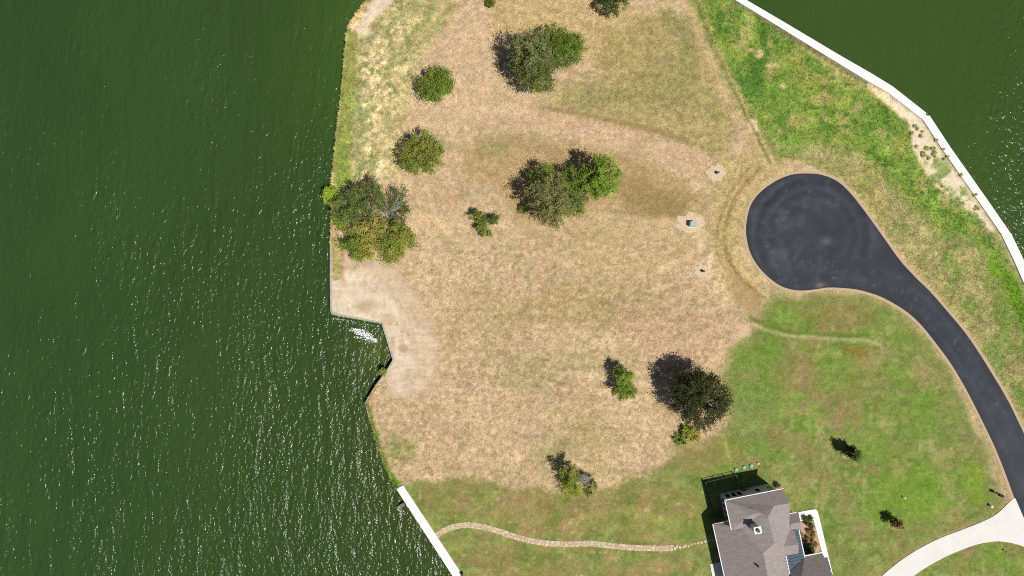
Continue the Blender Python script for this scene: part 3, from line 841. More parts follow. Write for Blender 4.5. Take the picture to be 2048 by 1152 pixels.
# asphalt as a fine sheet so that wear can be surveyed on it
rx = np.arange(1485, 2290, 4.0); ry = np.arange(340, 1410, 4.0)
RX, RY = np.meshgrid(rx, ry)
rin = inside(RX, RY, road_poly)
rn = rin.copy()
for dy in (-1, 0, 1):
    for dx in (-1, 0, 1):
        rn |= np.roll(np.roll(rin, dy, 0), dx, 1)
rs = rn & ~rin
px_, py_ = RX[rs], RY[rs]
best = np.full(px_.shape, 1e9); qx_ = px_.copy(); qy_ = py_.copy()
for i in range(len(road_poly)):
    ax, ay = road_poly[i]; bx, by = road_poly[(i + 1) % len(road_poly)]
    dx, dy = bx - ax, by - ay
    t = np.clip(((px_ - ax) * dx + (py_ - ay) * dy) / (dx * dx + dy * dy + 1e-9), 0, 1)
    d = np.hypot(px_ - ax - t * dx, py_ - ay - t * dy)
    u = d < best
    best[u] = d[u]; qx_[u] = (ax + t * dx)[u]; qy_[u] = (ay + t * dy)[u]
RVX, RVY = RX.copy(), RY.copy(); RVX[rs] = qx_; RVY[rs] = qy_
rc = np.zeros(RX.shape + (3,)); rc[...] = (59, 64, 72)
def rb(mask, c):
    global rc
    m = np.clip(mask, 0, 1)[..., None]
    rc = rc * (1 - m) + np.array(c, float) * m
rad = np.hypot(RX - 1625, RY - 470)
for r0, w_, c, o in ((108, 8, (48, 50, 56), 0.8), (120, 5, (78, 82, 91), 0.7), (93, 5, (78, 82, 91), 0.6), (84, 6, (49, 51, 57), 0.7), (70, 6, (76, 80, 88), 0.45), (58, 6, (54, 57, 63), 0.4)):
    sel = np.clip((RY < 520) * 1.0 + (RX < 1560), 0, 1)
    rb(np.exp(-((rad + 5 * (fbm(RX, RY, 50, 311, 2) - 0.5) - r0) / w_) ** 2) * o * 0.75 * sel * (0.4 + 1.0 * fbm(RX, RY, 45, 312, 2)), c)
rb(np.clip((fbm(RX, RY, 40, 301) - 0.55) * 7, 0, 1) * np.exp(-((RX - 1640) / 90) ** 2 - ((RY - 490) / 60) ** 2) * 1.0, (98, 100, 110))
rb(np.clip((fbm(RX + RY * 0.5, RY - RX * 0.3, 14, 303, 3) - 0.60) * 8, 0, 1) * 0.45, (80, 84, 93))
rb(np.exp(-((RX - 1652) / 11) ** 2 - ((RY - 481) / 8) ** 2) * 0.6, (124, 120, 118))
rb(np.exp(-((RX - 1640) / 11) ** 2 - ((RY - 571) / 6) ** 2) * 0.8, (160, 138, 118))
rb(np.exp(-((RX - 1916) / 5) ** 2 - ((RY - 742) / 6) ** 2) * 0.6, (136, 128, 122))
ctr = [((a[0] + b[0]) / 2, (a[1] + b[1]) / 2) for a, b in (((1706, 578), (1800, 521)), ((1811, 622), (1860, 583)), ((1875, 691), (1929, 664)), ((1929, 773), (1983, 746)), ((1979, 872), (2037, 845)), ((2028, 994), (2085, 960)))]
dc = seg_dist(RX, RY, smooth(ctr, 4), False) + np.clip(1815 - RX, 0, 1e4) * 3
for off in (14, 30):
    rb(np.exp(-((dc - off) / 3.5) ** 2) * 0.5, (76, 79, 88))
rb(np.exp(-((dc - 22) / 4) ** 2) * 0.35, (52, 53, 59))
rb(np.clip(RY - 640, 0, 300) / 300 * 0.6, (74, 77, 86))
d_edge = seg_dist(RX, RY, road_poly, True)
rb(np.exp(-d_edge / 4) * 0.55, (44, 44, 48))
for k in range(70):
    r0 = random.uniform(55, 122); a0 = random.uniform(0.9, 5.6)
    x0, y0 = 1625 + r0 * math.cos(a0), 470 - r0 * math.sin(a0)
    rb(np.exp(-((RX - x0) / random.uniform(1.6, 4)) ** 2 - ((RY - y0) / random.uniform(1.5, 2.5)) ** 2) * random.uniform(0.25, 0.6), (122, 124, 130))
for k in range(50):
    t = random.random(); j = int(t * 24)
    p = smooth(ctr, 5)[min(j, 24)]
    x0, y0 = p[0] + random.uniform(-26, 26), p[1] + random.uniform(-26, 26)
    rb(np.exp(-((RX - x0) / random.uniform(1.5, 3)) ** 2 - ((RY - y0) / random.uniform(1.5, 4)) ** 2) * random.uniform(0.25, 0.6), (120, 121, 126))
rk = rin | rs
rid = np.full(RX.shape, -1, dtype=np.int64); rid[rk] = np.arange(rk.sum())
rq = np.stack([rid[1:, :-1], rid[1:, 1:], rid[:-1, 1:], rid[:-1, :-1]], -1).reshape(-1, 4)
ra = (rin[1:, :-1] | rin[1:, 1:] | rin[:-1, 1:] | rin[:-1, :-1]).ravel()
rq = rq[(rq >= 0).all(1) & ra]
rv = np.stack([(RVX[rk] - 1024) * S, (576 - RVY[rk]) * S, np.full(rk.sum(), 0.04)], -1)
rcol = np.concatenate([lin(rc[rk]) * ALB, np.ones((rk.sum(), 1))], 1)
road = link('road', mesh_np('road', rv, rq, rcol), M['asphalt'])
tag(road, 'dark asphalt lane ending in a teardrop turning circle', kind='structure')

# concrete driveway, one slab per poured bay
drive = bpy.data.objects.new('driveway', None); COL.objects.link(drive)
tag(drive, 'pale concrete driveway curving from the road to the house', kind='structure')
top = smooth(drive_top[1:], 6); bot = smooth(drive_bot, 6)
def resample(line_, n):
    P = np.array(line_); d = np.concatenate([[0], np.cumsum(np.hypot(*(P[1:] - P[:-1]).T))])
    t = np.linspace(0, d[-1], n)
    return [(float(np.interp(v, d, P[:, 0])), float(np.interp(v, d, P[:, 1]))) for v in t]
NB = 9
tp = resample(top[4:], NB * 4 + 1); bt = resample(bot[10:], NB * 4 + 1)
for k in range(NB):
    a = tp[4 * k:4 * k + 5]; b = bt[4 * k:4 * k + 5][::-1]
    c_ = np.mean(a + b, axis=0)
    pl = [(c_[0] + (x - c_[0]) * 0.9965, c_[1] + (y - c_[1]) * 0.9965) for x, y in a + b]
    sheet('slab', pl, 0.075, M['drive'], 0.12, parent=drive)
ap = [(2048, 1042), (2028.5, 995)] + top[1:5] + bot[0:11][::-1] + [(2076, 1112)]
apron = [(2076, 1110), (2050, 1043), (2030, 996), (2024, 998.5)] + [tp[0]] + [bt[0]] + bot[1:10][::-1]
sheet('slab', apron, 0.07, M['drive'], 0.12, parent=drive)

# ------------------------------------------------------------------ seawalls and bulkhead
def ribbon_wall(root, inner, outer, ztop, zbot, mat, name, seg):
    """wall sections butted end to end, each its own part"""
    for i in range(len(inner) - 1):
        a, b, c, d = inner[i], inner[i + 1], outer[i + 1], outer[i]
        P = [G(*p) for p in (a, b, c, d)]
        P = [(p.x - root.location.x, p.y - root.location.y) for p in P]
        area = sum(P[k][0] * P[(k + 1) % 4][1] - P[(k + 1) % 4][0] * P[k][1] for k in range(4))
        if area < 0: P = P[::-1]
        MB().prism(P, zbot, ztop).build(name, mat, root)

ne = empty('seawall', G(1857, 235), 'long bright white concrete seawall walkway along the right shore', 'seawall')
ribbon_wall(ne, ne_inner, ne_outer, 0.16, 0.0 - 0.25, M['concrete'], 'walkway_section', 1)
inn2 = [(i[0] * 0.25 + o[0] * 0.75, i[1] * 0.25 + o[1] * 0.75) for i, o in zip(ne_inner, ne_outer)]
out2 = [(i[0] * 0.06 + o[0] * 0.94, i[1] * 0.06 + o[1] * 0.94) for i, o in zip(ne_inner, ne_outer)]
ribbon_wall(ne, inn2, out2, -0.252, -4.0, M['sheet'], 'wall_face', 1)
sw = empty('seawall', G(860, 1080), 'short white concrete seawall walkway at the lower left, where the stone path ends', 'seawall')
ribbon_wall(sw, sw_inner, sw_outer, 0.16, -0.25, M['concrete'], 'walkway_section', 1)
inn2 = [(i[0] * 0.3 + o[0] * 0.7, i[1] * 0.3 + o[1] * 0.7) for i, o in zip(sw_inner, sw_outer)]
out2 = [(i[0] * 0.06 + o[0] * 0.94, i[1] * 0.06 + o[1] * 0.94) for i, o in zip(sw_inner, sw_outer)]
ribbon_wall(sw, inn2, out2, -0.252, -4.0, M['sheet'], 'wall_face', 1)
bh = empty('bulkhead', G(700, 640), 'thin grey bulkhead wall holding up the left bank round the cove', 'retaining wall')
for i in range(len(west_shore) - 1):
    a, b = G(*west_shore[i]), G(*west_shore[i + 1])
    d = (b - a).normalized(); nrm = Vector((-d.y, d.x, 0))
    if i < 12 and i > 4: pass
    mb = MB()
    o_ = bh.location
    mb.bar(a - o_ - d * 0.02 + Vector((0, 0, -1.53)), b - o_ + d * 0.02 + Vector((0, 0, -1.53)), 0.16, 3.0)
    mb.build('sheet_wall', M['sheet'], bh)
    if 14 <= i <= 22:
        MB().bar(a - o_ + Vector((0, 0, 0.0)), b - o_ + Vector((0, 0, 0.0)), 0.26, 0.06).build('cap', M['cap'], bh)

# ------------------------------------------------------------------ house
HOUSE_AX = math.atan2(0.203, 0.979)
U = Vector((0.979, 0.203, 0)); N_ = Vector((-0.203, 0.979, 0))
def zp(x, y):            # survey detail sheet of the house -> plan units
    return 1360 + 0.2187 * x, 900 + 0.2187 * y
H0 = G(*zp(410, 460), 4.5); H0.z = 0.0
house = empty('house', H0, 'grey shingled house with white chimney and blue metal porch roofs', 'house', rz=HOUSE_AX)
def hl(p):               # world -> house axes
    d = p - H0
    return Vector((d.dot(U), d.dot(N_), d.z))
def hp(x, y, z):
    return hl(G(*zp(x, y), z))
RA = hp(410, 460, 4.5); RB = hp(945, 353, 4.5); RC = hp(470, 730, 4.5)
R1 = hp(1003, 487, 5.8); R2 = hp(860, 512, 5.8); M1 = hp(805, 610, 6.7); M2 = hp(860, 855, 6.7)
RK = hp(745, 575, 6.3); RJ = hp(650, 592, 6.1); RV = hp(560, 715, 4.82)
E0 = hp(300, 680, 2.25); EN = hp(500, 640, 4.0); S1 = hp(760, 945, 5.95); S2 = hp(838, 1330, 5.95); SW = hp(448, 1345, 2.25)
EE = hp(1003, 578, 4.6); EF = hp(1003, 735, 4.6); G1 = hp(945, 885, 5.7); G2 = hp(1085, 865, 5.7); GA = hp(1042, 738, 4.4); GB = hp(1083, 945, 4.4)
P1 = hp(970, 970, 4.0); P2 = hp(1000, 1118, 4.0); P3 = hp(1046, 1335, 4.0)
X1 = hp(1012, 677, 4.45); X2 = hp(1105, 660, 4.45); XA = hp(1065, 572, 3.5); XB = hp(1001, 582, 3.5); XC = hp(1105, 722, 3.6); XD = hp(1001, 730, 3.6)

def roof_plane(name, pts, mat=None, thick=0.14, parent=None):
    mat = mat or M['shingle']
    bm = bmesh.new()
    vs_ = [bm.verts.new(p) for p in pts]
    f = bm.faces.new(vs_); f.normal_update()
    if f.normal.z < 0: f.normal_flip()
    r = bmesh.ops.extrude_face_region(bm, geom=[f])
    bmesh.ops.translate(bm, vec=(0, 0, -thick), verts=[v for v in r['geom'] if isinstance(v, bmesh.types.BMVert)])
    bmesh.ops.recalc_face_normals(bm, faces=bm.faces[:])
    bmesh.ops.triangulate(bm, faces=bm.faces[:])
    me = bpy.data.meshes.new(name); bm.to_mesh(me); bm.free()
    return link(name, me, mat, parent or house)
roof = roof_plane('roof_slope', [RA, RB, R1, R2, M1, RK, RJ])
roof_plane('roof_slope', [RA, RJ, RC])
roof_plane('roof_slope', [RC, RV, RK, RJ])
roof_plane('roof_slope', [E0, EN, RV, RK, M1, M2, S1, S2, SW])
roof_plane('roof_slope', [M1, R2, R1, EE, EF, G1, M2])
roof_plane('roof_slope', [G1, EF, GA, G2])
roof_plane('roof_slope', [G1, G2, GB, P1])
roof_plane('roof_slope', [M2, G1, P1, S1])
roof_plane('roof_slope', [S1, P1, P2, P3, S2])
roof_plane('roof_slope', [XB, XA, X2, X1])
roof_plane('roof_slope', [X1, X2, XC, XD])
T1 = hp(1143, 972, 3.1); T2 = hp(1300, 940, 3.1); T3 = hp(1432, 1215, 6.2); T4 = hp(1088, 1290, 6.2); T5 = hp(1002, 1120, 3.9)
roof_plane('roof_slope', [T1, T2, T3, T4, T5])
T6 = hp(1470, 1400, 3.1); T7 = hp(1120, 1470, 3.1)
roof_plane('roof_slope', [T4, T3, T6, T7])
# standing-seam porch roofs
Q1 = hp(1026, 738, 3.75); Q2 = hp(1088, 733, 3.15); Q3 = hp(1141, 985, 3.15); Q4 = hp(1000, 1120, 3.75); Q5 = hp(962, 968, 3.75)
mr = roof_plane('metal_roof', [Q1, Q2, Q3, Q4, Q5], M['metalroof'], 0.06)
for k in range(13):                                   # seams run down the slope
    t = (k + 0.5) / 13
    e = Q2.lerp(Vector((Q2.x + (Q3.x - Q2.x) * 1.0, Q3.y, Q3.z)), t)
    yv = Q2.y + (Q3.y - 1.6 - Q2.y) * t
    if yv > Q3.y:
        a = Vector((Q2.x - 0.02, yv, 3.19)); b = Vector((Q1.x - 0.3 if yv > Q3.y + 1.4 else P1.x - 0.2, yv, 3.19))
    else:
        f_ = (Q3.y - yv) / (Q3.y - Q4.y)
        a = Q3.lerp(Q4, f_) + Vector((0, 0, 0.03)); b = Vector((P1.x - 0.2, yv, 3.19))
    sl = (Q1.z - Q2.z) / (Q2.x - Q1.x)
    a.z = 3.15 + (Q2.x - a.x) * sl + 0.025; b.z = 3.15 + (Q2.x - b.x) * sl + 0.025
    if a.x - b.x > 0.25:
        MB().bar(b, a, 0.035, 0.05).build('seam', M['metalroof'], mr)
A1 = hp(1308, 985, 2.9); A2 = hp(1350, 983, 2.6); A3 = hp(1386, 1098, 2.6); A4 = hp(1340, 1098, 2.9)
aw = roof_plane('metal_awning', [A1, A2, A3, A4], M['metalroof'], 0.06)
for k in range(4):
    t = (k + 0.5) / 4
    MB().bar(A1.lerp(A4, t) + Vector((0, 0, 0.03)), A2.lerp(A3, t) + Vector((0, 0, 0.03)), 0.035, 0.05).build('seam', M['metalroof'], aw)

def fascia(a, b, name='gutter', w=0.13, h=0.16):
    MB().bar(a + Vector((0, 0, -0.05)), b + Vector((0, 0, -0.05)), w, h).build(name, M['white'], house)
for a, b in ((RA, RB), (RA, RC), (E0, SW), (T1 + Vector((0, 0.05, 0)), T2 + Vector((0, 0.05, 0))), (Q2, Q3), (P1, P2), (XA, XB), (P2 + Vector((0, -0.02, 0)), P3), (E0 + Vector((0.08, 0, 0.0)), EN)):
    fascia(a, b)
fascia(A2, A3)
# walls
def wall_block(u0, u1, n0, n1, h, mat=None):
    return MB().box(((u0 + u1) / 2, (n0 + n1) / 2, h / 2), (u1 - u0, abs(n1 - n0), h)).build('wall', mat or M['siding'], house)
wall_n = wall_block(0.55, 7.55, -3.9, -0.55, 4.36)
wall_block(-1.25, 7.40, -16.0, -4.65, 2.2)
wall_block(1.6, 7.45, -8.2, -3.95, 3.9)
wall_block(1.6, 6.0, -15.5, -8.25, 3.8)
wall_block(7.4, 8.9, -6.0, -3.85, 3.42)
wall_block(9.2, 11.35, -16.5, -10.75, 3.02)
wall_block(7.42, 9.25, -16.4, -11.6, 3.0)
# gable infill under the east gable
MB().add([(7.5, -0.6, 4.3), (7.5, -3.2, 4.3), (7.5, -1.75, 5.55), (7.2, -0.6, 4.3), (7.2, -3.2, 4.3), (7.2, -1.75, 5.55)],
         [(0, 1, 2), (5, 4, 3), (0, 2, 5, 3), (2, 1, 4, 5), (1, 0, 3, 4)]).build('gable_wall', M['siding'], house)
gs = [(-1.2, 2.21), (6.05, 2.21), (6.3, 3.75), (S2.x, 5.7), (-1.2, 2.3)]
n5 = len(gs)
MB().add([(x, -15.7, z) for x, z in gs] + [(x, -15.52, z) for x, z in gs],
         [tuple(range(n5)), tuple(range(2 * n5 - 1, n5 - 1, -1))] + [(i, n5 + i, n5 + (i + 1) % n5, (i + 1) % n5) for i in range(n5)]).build('gable_wall', M['siding'], house)
def window(c, w, h, axis):
    """axis 'n': facing north; 'w': facing west; 'e': facing east"""
    s_ = (w, 0.05, h) if axis == 'n' else (0.05, w, h)
    fo = {'n': (0, 0.028), 'w': (-0.028, 0), 'e': (0.028, 0)}[axis]
    fr = MB()
    t = 0.09
    for dx, dz, ww, hh in ((0, h / 2 + t / 2, w + 2 * t, t), (0, -h / 2 - t / 2, w + 2 * t, t), (-w / 2 - t / 2, 0, t, h), (w / 2 + t / 2, 0, t, h)):
        if axis == 'n': fr.box((c[0] + dx, c[1] + 0.03, c[2] + dz), (ww, 0.09, hh))
        else: fr.box((c[0] + fo[0], c[1] + dx, c[2] + dz), (0.09, ww, hh))
    f = fr.build('window', M['white'], house)
    MB().box((c[0] + fo[0] * 0.6, c[1] + fo[1] * 0.6, c[2]), s_).build('pane', M['glass'], f)
for u in (1.15, 1.98, 2.81):
    window((u, -0.55, 1.75), 0.66, 1.5, 'n')
window((5.3, -0.55, 1.9), 0.62, 1.3, 'n'); window((6.9, -0.55, 1.9), 0.62, 1.3, 'n')
for n in (-1.05, -1.85, -2.65, -3.45):
    window((0.55, n, 1.7), 0.6, 1.7, 'w')
window((8.9, -5.0, 1.6), 0.9, 1.6, 'e')
for n in (-6.8, -8.5, -10.2):                          # porch posts
    MB().box((9.1, n, 1.55), (0.16, 0.16, 3.1)).build('porch_post', M['white'], house)
MB().box((8.3, -8.6, 0.1), (1.9, 4.0, 0.2)).build('porch_floor', M['drive'], house)
MB().box((7.52, -8.4, 1.15), (0.06, 1.0, 2.1)).build('front_door', M['wood'], house)
# chimney on the west slope
cb = hl(G(*zp(712, 735), 7.3))
ch = MB().box((cb.x, cb.y, 5.6), (0.72, 0.72, 3.1)).build('chimney', M['siding'], house)
MB().box((cb.x, cb.y, 7.23), (0.96, 0.92, 0.16)).build('chimney_cap', M['white'], ch)
MB().lathe((cb.x, cb.y, 7.31), [(0.17, 0), (0.17, 0.22), (0.26, 0.24), (0.05, 0.36)], 10).build('flue', M['rail'], ch)
for (zx, zy, z) in ((712, 1062, 5.55), (630, 526, 5.5), (655, 524, 5.5)):
    c = hp(zx, zy, z)
    MB().lathe((c.x, c.y, c.z - 0.62), [(0.07 if zy < 900 else 0.13, 0), (0.07 if zy < 900 else 0.13, 0.75), (0.02, 0.8)], 8).build('roof_vent', M['black'], house)

# terraces and walkway
pt = [(1420, 1128), (1450, 1122), (1470, 1215), (1436, 1222)]
tag(sheet('patio', pt, 0.10, M['drive'], 0.14), 'small concrete patio on the west side of the house', kind='structure')
wk = [(1588, 1031), (1606, 1026), (1628, 1018.5), (1632, 1019), (1635, 1023), (1648, 1068), (1659, 1113), (1672, 1165), (1663, 1168), (1648, 1116), (1638, 1070), (1626, 1038), (1600, 1044)]
wlk = [(1596, 1024.5), (1606, 1022), (1620, 1019.5), (1630, 1018.2), (1633.5, 1020), (1635.5, 1024), (1646, 1068), (1656, 1110), (1668, 1160), (1660, 1162), (1642, 1099), (1637, 1080), (1631, 1055), (1627, 1041), (1624, 1038.5), (1600, 1042)]
tag(sheet('walkway', wlk, 0.09, M['concrete'], 0.12), 'white concrete walkway wrapping the planting bed by the house', kind='structure')
bed = [(1600, 1043), (1624, 1039.5), (1627, 1042), (1631, 1055), (1637, 1080), (1641, 1098), (1628, 1112), (1606, 1112)]
tag(sheet('planting_bed', bed, 0.05, M['bedrock']), 'brown gravel planting bed beside the house', kind='structure')
nb = [(1550, 968), (1556, 965), (1562, 967), (1566, 973), (1566, 980), (1553, 983)]
tag(sheet('mulch_bed', nb, 0.03, M['mulch']), 'small mulch bed at the north corner of the house', kind='structure')

# ------------------------------------------------------------------ yard fence
fence = empty('yard_fence', G(1405, 962), 'low black metal yard fence enclosing the shaded corner of the house', 'fence')
FH = 0.95
fpts = [(1428, 1030), (1414, 979), (1406, 960), (1466.5, 947.5), (1472.5, 962)]
fpts = [(1427, 1029), (1407.5, 961), (1468, 946.5), (1472, 960)]
fo = fence.location
for i in range(len(fpts) - 1):
    a = G(*fpts[i]) - fo; b = G(*fpts[i + 1]) - fo
    n = max(1, round((b - a).length / 1.55))
    for zz in (0.12, FH):
        MB().bar(a + Vector((0, 0, zz)), b + Vector((0, 0, zz)), 0.04, 0.05).build('rail', M['rail'] if zz > 0.5 and i != 1 else M['black'], fence)
    for k in range(n + (i == len(fpts) - 2)):
        p = a.lerp(b, k / n)
        MB().box((p.x, p.y, FH / 2), (0.07, 0.07, FH + 0.06)).build('post', M['black'], fence)
    L = (b - a).length
    mb = MB()
    m_ = int(L / 0.13)
    for k in range(m_):
        p = a.lerp(b, (k + 0.5) / m_)
        mb.box((p.x, p.y, FH / 2 + 0.02), (0.012, 0.012, FH - 0.1))
    tag(mb.build('pickets', M['black'], fence), kind='stuff')

# ------------------------------------------------------------------ things about the house
def chair(p, rz, label):
    r = empty('patio_chair', p, label, 'chair', rz=rz)
    MB().box((0, 0, 0.42), (0.55, 0.55, 0.06)).build('seat', M['greybox'], r)
    MB().add([(-0.27, 0.25, 0.45), (0.27, 0.25, 0.45), (0.27, 0.36, 0.98), (-0.27, 0.36, 0.98), (-0.27, 0.29, 0.45), (0.27, 0.29, 0.45), (0.27, 0.40, 0.98), (-0.27, 0.40, 0.98)],
             [(0, 1, 2, 3), (7, 6, 5, 4), (0, 4, 5, 1), (1, 5, 6, 2), (2, 6, 7, 3), (3, 7, 4, 0)]).build('backrest', M['greybox'], r)
    for sx in (-0.24, 0.24):
        MB().box((sx * 1.1, 0, 0.62), (0.06, 0.5, 0.05)).build('armrest', M['greybox'], r)
        for sy in (-0.23, 0.23):
            MB().box((sx, sy, 0.2), (0.05, 0.05, 0.4)).build('leg', M['greybox'], r)
chair(G(1466, 984, 0.06), R(30), 'pale patio chair in the deep shade beside the north wall')
gr = empty('barbecue_grill', G(1484, 977, 0.06), 'small grey barbecue grill in the shade near the patio chair', 'grill')
MB().box((0, 0, 0.75), (0.6, 0.42, 0.25)).build('firebox', M['black'], gr)
MB().lathe((0, 0, 0.88), [(0.3, 0), (0.27, 0.12), (0.16, 0.2), (0.03, 0.22)], 12).build('lid', M['rail'], gr)
for sx in (-0.26, 0.26):
    for sy in (-0.17, 0.17):
        MB().box((sx, sy, 0.31), (0.04, 0.04, 0.62)).build('leg', M['black'], gr)
MB().box((0.45, 0, 0.86), (0.3, 0.38, 0.03)).build('side_shelf', M['rail'], gr)

def lid(px, py, r, mat, label, name='access_lid'):
    o = empty(name, G(px, py), label, 'lid' if name == 'access_lid' else 'cap', 'access lids in a row on the lawn')
    MB().lathe((0, 0, 0), [(r * 0.92, -0.1), (r * 0.92, 0.10), (r * 1.0, 0.10), (r * 1.0, 0.15), (r * 0.9, 0.17)], 18).build('riser', mat, o)
    MB().lathe((0, 0, 0.17), [(r * 0.72, 0), (r * 0.68, 0.03), (0.02, 0.045)], 18).build('cover', mat, o)
lid(1472.5, 939, 0.27, M['greenplastic'], 'green round access lid nearest the fence corner')
lid(1488, 934.5, 0.27, M['greenplastic'], 'middle one of the three green round access lids')
lid(1502.5, 931.5, 0.27, M['greenplastic'], 'green round access lid next to the small cream cap')
lid(1516, 927, 0.16, M['cream'], 'small cream cleanout cap at the end of the row of green lids', 'cleanout_cap')

# utility cabinet and pedestals on gravel pads
def pad(px, py, rx_, ry_, label):
    n = 26
    pl = []
    for i in range(n):
        a = 2 * math.pi * i / n
        k = 0.78 + 0.4 * random.random()
        pl.append((px + math.cos(a) * rx_ * k, py + math.sin(a) * ry_ * k))
    tag(sheet('gravel_pad', pl, 0.018, M['gravel']), label, kind='structure')
pad(1433, 346, 19, 18, 'pale gravel pad below the turning circle'); pad(1380, 447, 27, 20, 'pale gravel pad around the grey cabinet'); pad(1405, 542, 17, 13, 'pale small gravel pad')
c = empty('utility_cabinet', G(1383.5, 449.0), 'grey metal utility cabinet on the gravel pad in the dry field', 'cabinet', rz=R(-4))
MB().box((0, 0, 0.06), (0.95, 0.85, 0.12)).build('base_slab', M['drive'], c)
MB().box((0, 0, 0.50), (0.80, 0.68, 0.76)).build('body', M['greybox'], c, bevel=0.02)
MB().box((0, 0, 0.91), (0.86, 0.74, 0.07), top=0.96).build('lid', M['greybox'], c)
MB().box((0.2, -0.35, 0.5), (0.04, 0.04, 0.2)).build('handle', M['black'], c)
def pedestal(px, py, rz, label):
    o = empty('utility_pedestal', G(px, py), label, 'pedestal', rz=rz)
    MB().box((0, 0, 0.3), (0.36, 0.16, 0.6), top=0.95).build('body', M['brownbox'], o)
    MB().box((0, 0, 0.63), (0.40, 0.20, 0.06), top=0.8).build('cap', M['brownbox'], o)
pedestal(1434, 346, R(35), 'dark utility pedestal on the gravel pad nearest the green meadow')
pedestal(1405.5, 542.5, R(15), 'dark utility pedestal on the smallest gravel pad, below the grey cabinet')

mbx = empty('mailbox', G(1990, 986), 'mailbox on a post at the corner of drive and road', 'mailbox', rz=R(-25))
MB().box((0, 0, 0.5), (0.1, 0.1, 1.0)).build('post', M['wood'], mbx)
box_ = MB()
prof = [(-0.19, 0.0), (0.19, 0.0), (0.19, 0.2)] + [(0.19 * math.cos(a), 0.2 + 0.19 * math.sin(a)) for a in (0.5, 1.0, math.pi / 2, 2.14, 2.64)] + [(-0.19, 0.2)]
nP = len(prof)
box_.add([(-0.27, y, 1.0 + z) for y, z in prof] + [(0.27, y, 1.0 + z) for y, z in prof],
         [tuple(range(nP)), tuple(range(2 * nP - 1, nP - 1, -1))] + [(i, nP + i, nP + (i + 1) % nP, (i + 1) % nP) for i in range(nP)])
box_.build('box', M['black'], mbx)
MB().box((0.1, 0.16, 1.2), (0.03, 0.02, 0.2)).build('flag', M['cream'], mbx)
MB().box((0, 0, 0.96), (0.48, 0.34, 0.06)).build('shelf', M['wood'], mbx)
sr = empty('survey_stake', G(1995.5, 987), 'pale short stake beside the mailbox', 'stake')
MB().lathe((0, 0, 0), [(0.07, 0), (0.07, 0.5), (0.1, 0.52), (0.1, 0.6), (0.02, 0.64)], 8).build('shaft', M['cream'], sr)
wc_ = empty('well_cap', G(1979, 1011), 'white domed well cap on the lawn by the driveway', 'cap')
MB().lathe((0, 0, 0), [(0.15, 0), (0.15, 0.42), (0.2, 0.43), (0.2, 0.5), (0.14, 0.58), (0.03, 0.61)], 14).build('casing', M['white'], wc_)
ym = empty('yard_marker', G(1806.5, 994.5), 'tiny white marker post standing in the east lawn', 'marker')
MB().lathe((0, 0, 0), [(0.04, 0), (0.04, 0.4), (0.12, 0.42), (0.12, 0.5), (0.02, 0.53)], 8).build('post', M['white'], ym)
yl = empty('garden_light', G(2008.5, 1101), 'small brown garden light in the grass inside the driveway bend', 'light')
MB().lathe((0, 0, 0), [(0.03, 0), (0.03, 0.4), (0.1, 0.4), (0.14, 0.46), (0.03, 0.56)], 8).build('stem', M['wood'], yl)
bp_ = empty('dock_post', G(1854.5, 231), 'short dark post on the corner of the right seawall', 'post')
MB().lathe((0, 0, 0.16), [(0.09, 0), (0.09, 0.5), (0.12, 0.5), (0.12, 0.56), (0.02, 0.6)], 10).build('shaft', M['black'], bp_)
bb = empty('utility_box', G(924, 1146), 'small black box beside the lower end of the left seawall', 'box')
MB().box((0, 0, 0.3), (0.3, 0.25, 0.6), top=0.9).build('body', M['black'], bb)
MB().box((0, 0, 0.62), (0.34, 0.29, 0.05)).build('lid', M['black'], bb)
of = empty('drain_outfall', G(806, 1010, -0.4), 'concrete drain outfall jutting from the left seawall into the water', 'outfall', rz=math.atan2(-(1152 - 977), 906 - 793) + math.pi / 2)
MB().box((-0.2, 0, -0.4), (0.8, 0.45, 0.5)).build('headwall', M['sheet'], of)
MB().tube([(-0.5, 0, -0.4), (-0.95, 0, -0.45)], [0.19, 0.19], 10).build('pipe', M['cap'], of)

# ------------------------------------------------------------------ flagstone path
path = bpy.data.objects.new('stone_path', None); COL.objects.link(path)
tag(path, 'winding flagstone path from the left seawall to the house', kind='structure')
pc = smooth([(873, 1071), (890, 1060), (910, 1053), (935, 1050), (960, 1052.5), (990, 1060), (1030, 1073), (1070, 1083), (1110, 1087.5), (1150, 1088), (1180, 1086.5), (1210, 1090),
             (1250, 1094), (1300, 1096.5), (1345, 1096)], 8)
L_ = offset_line(pc, 5.6); R_ = offset_line(pc, -5.6)
sheet('path_bed', L_ + R_[::-1], 0.012, M['stonebed'], parent=path)
pr = resample(pc, 86)
def stone(px, py, rx_, ry_, ang, z=0.05):
    n = random.choice((5, 6, 6, 7))
    c0 = G(px, py)
    P = []
    for i in range(n):
        a = 2 * math.pi * i / n + random.uniform(-0.2, 0.2)
        k = random.uniform(0.85, 1.1)
        x, y = math.cos(a) * rx_ * k * S, math.sin(a) * ry_ * k * S
        P.append((c0.x + x * math.cos(ang) - y * math.sin(ang), c0.y + x * math.sin(ang) + y * math.cos(ang)))
    mb = MB()
    m = len(P)
    top_ = [(c0.x + (x - c0.x) * 0.9, c0.y + (y - c0.y) * 0.9, z) for x, y in P]
    mb.add([(x, y, 0.0) for x, y in P] + [(x, y, z - 0.012) for x, y in P] + top_,
           [tuple(range(m - 1, -1, -1)), tuple(range(2 * m, 3 * m))] + [(i, (i + 1) % m, m + (i + 1) % m, m + i) for i in range(m)] +
           [(m + i, m + (i + 1) % m, 2 * m + (i + 1) % m, 2 * m + i) for i in range(m)])
    mb.build('flagstone', M['stone'] if random.random() < 0.6 else M['stone2'] if random.random() < 0.6 else M['stone3'], path)
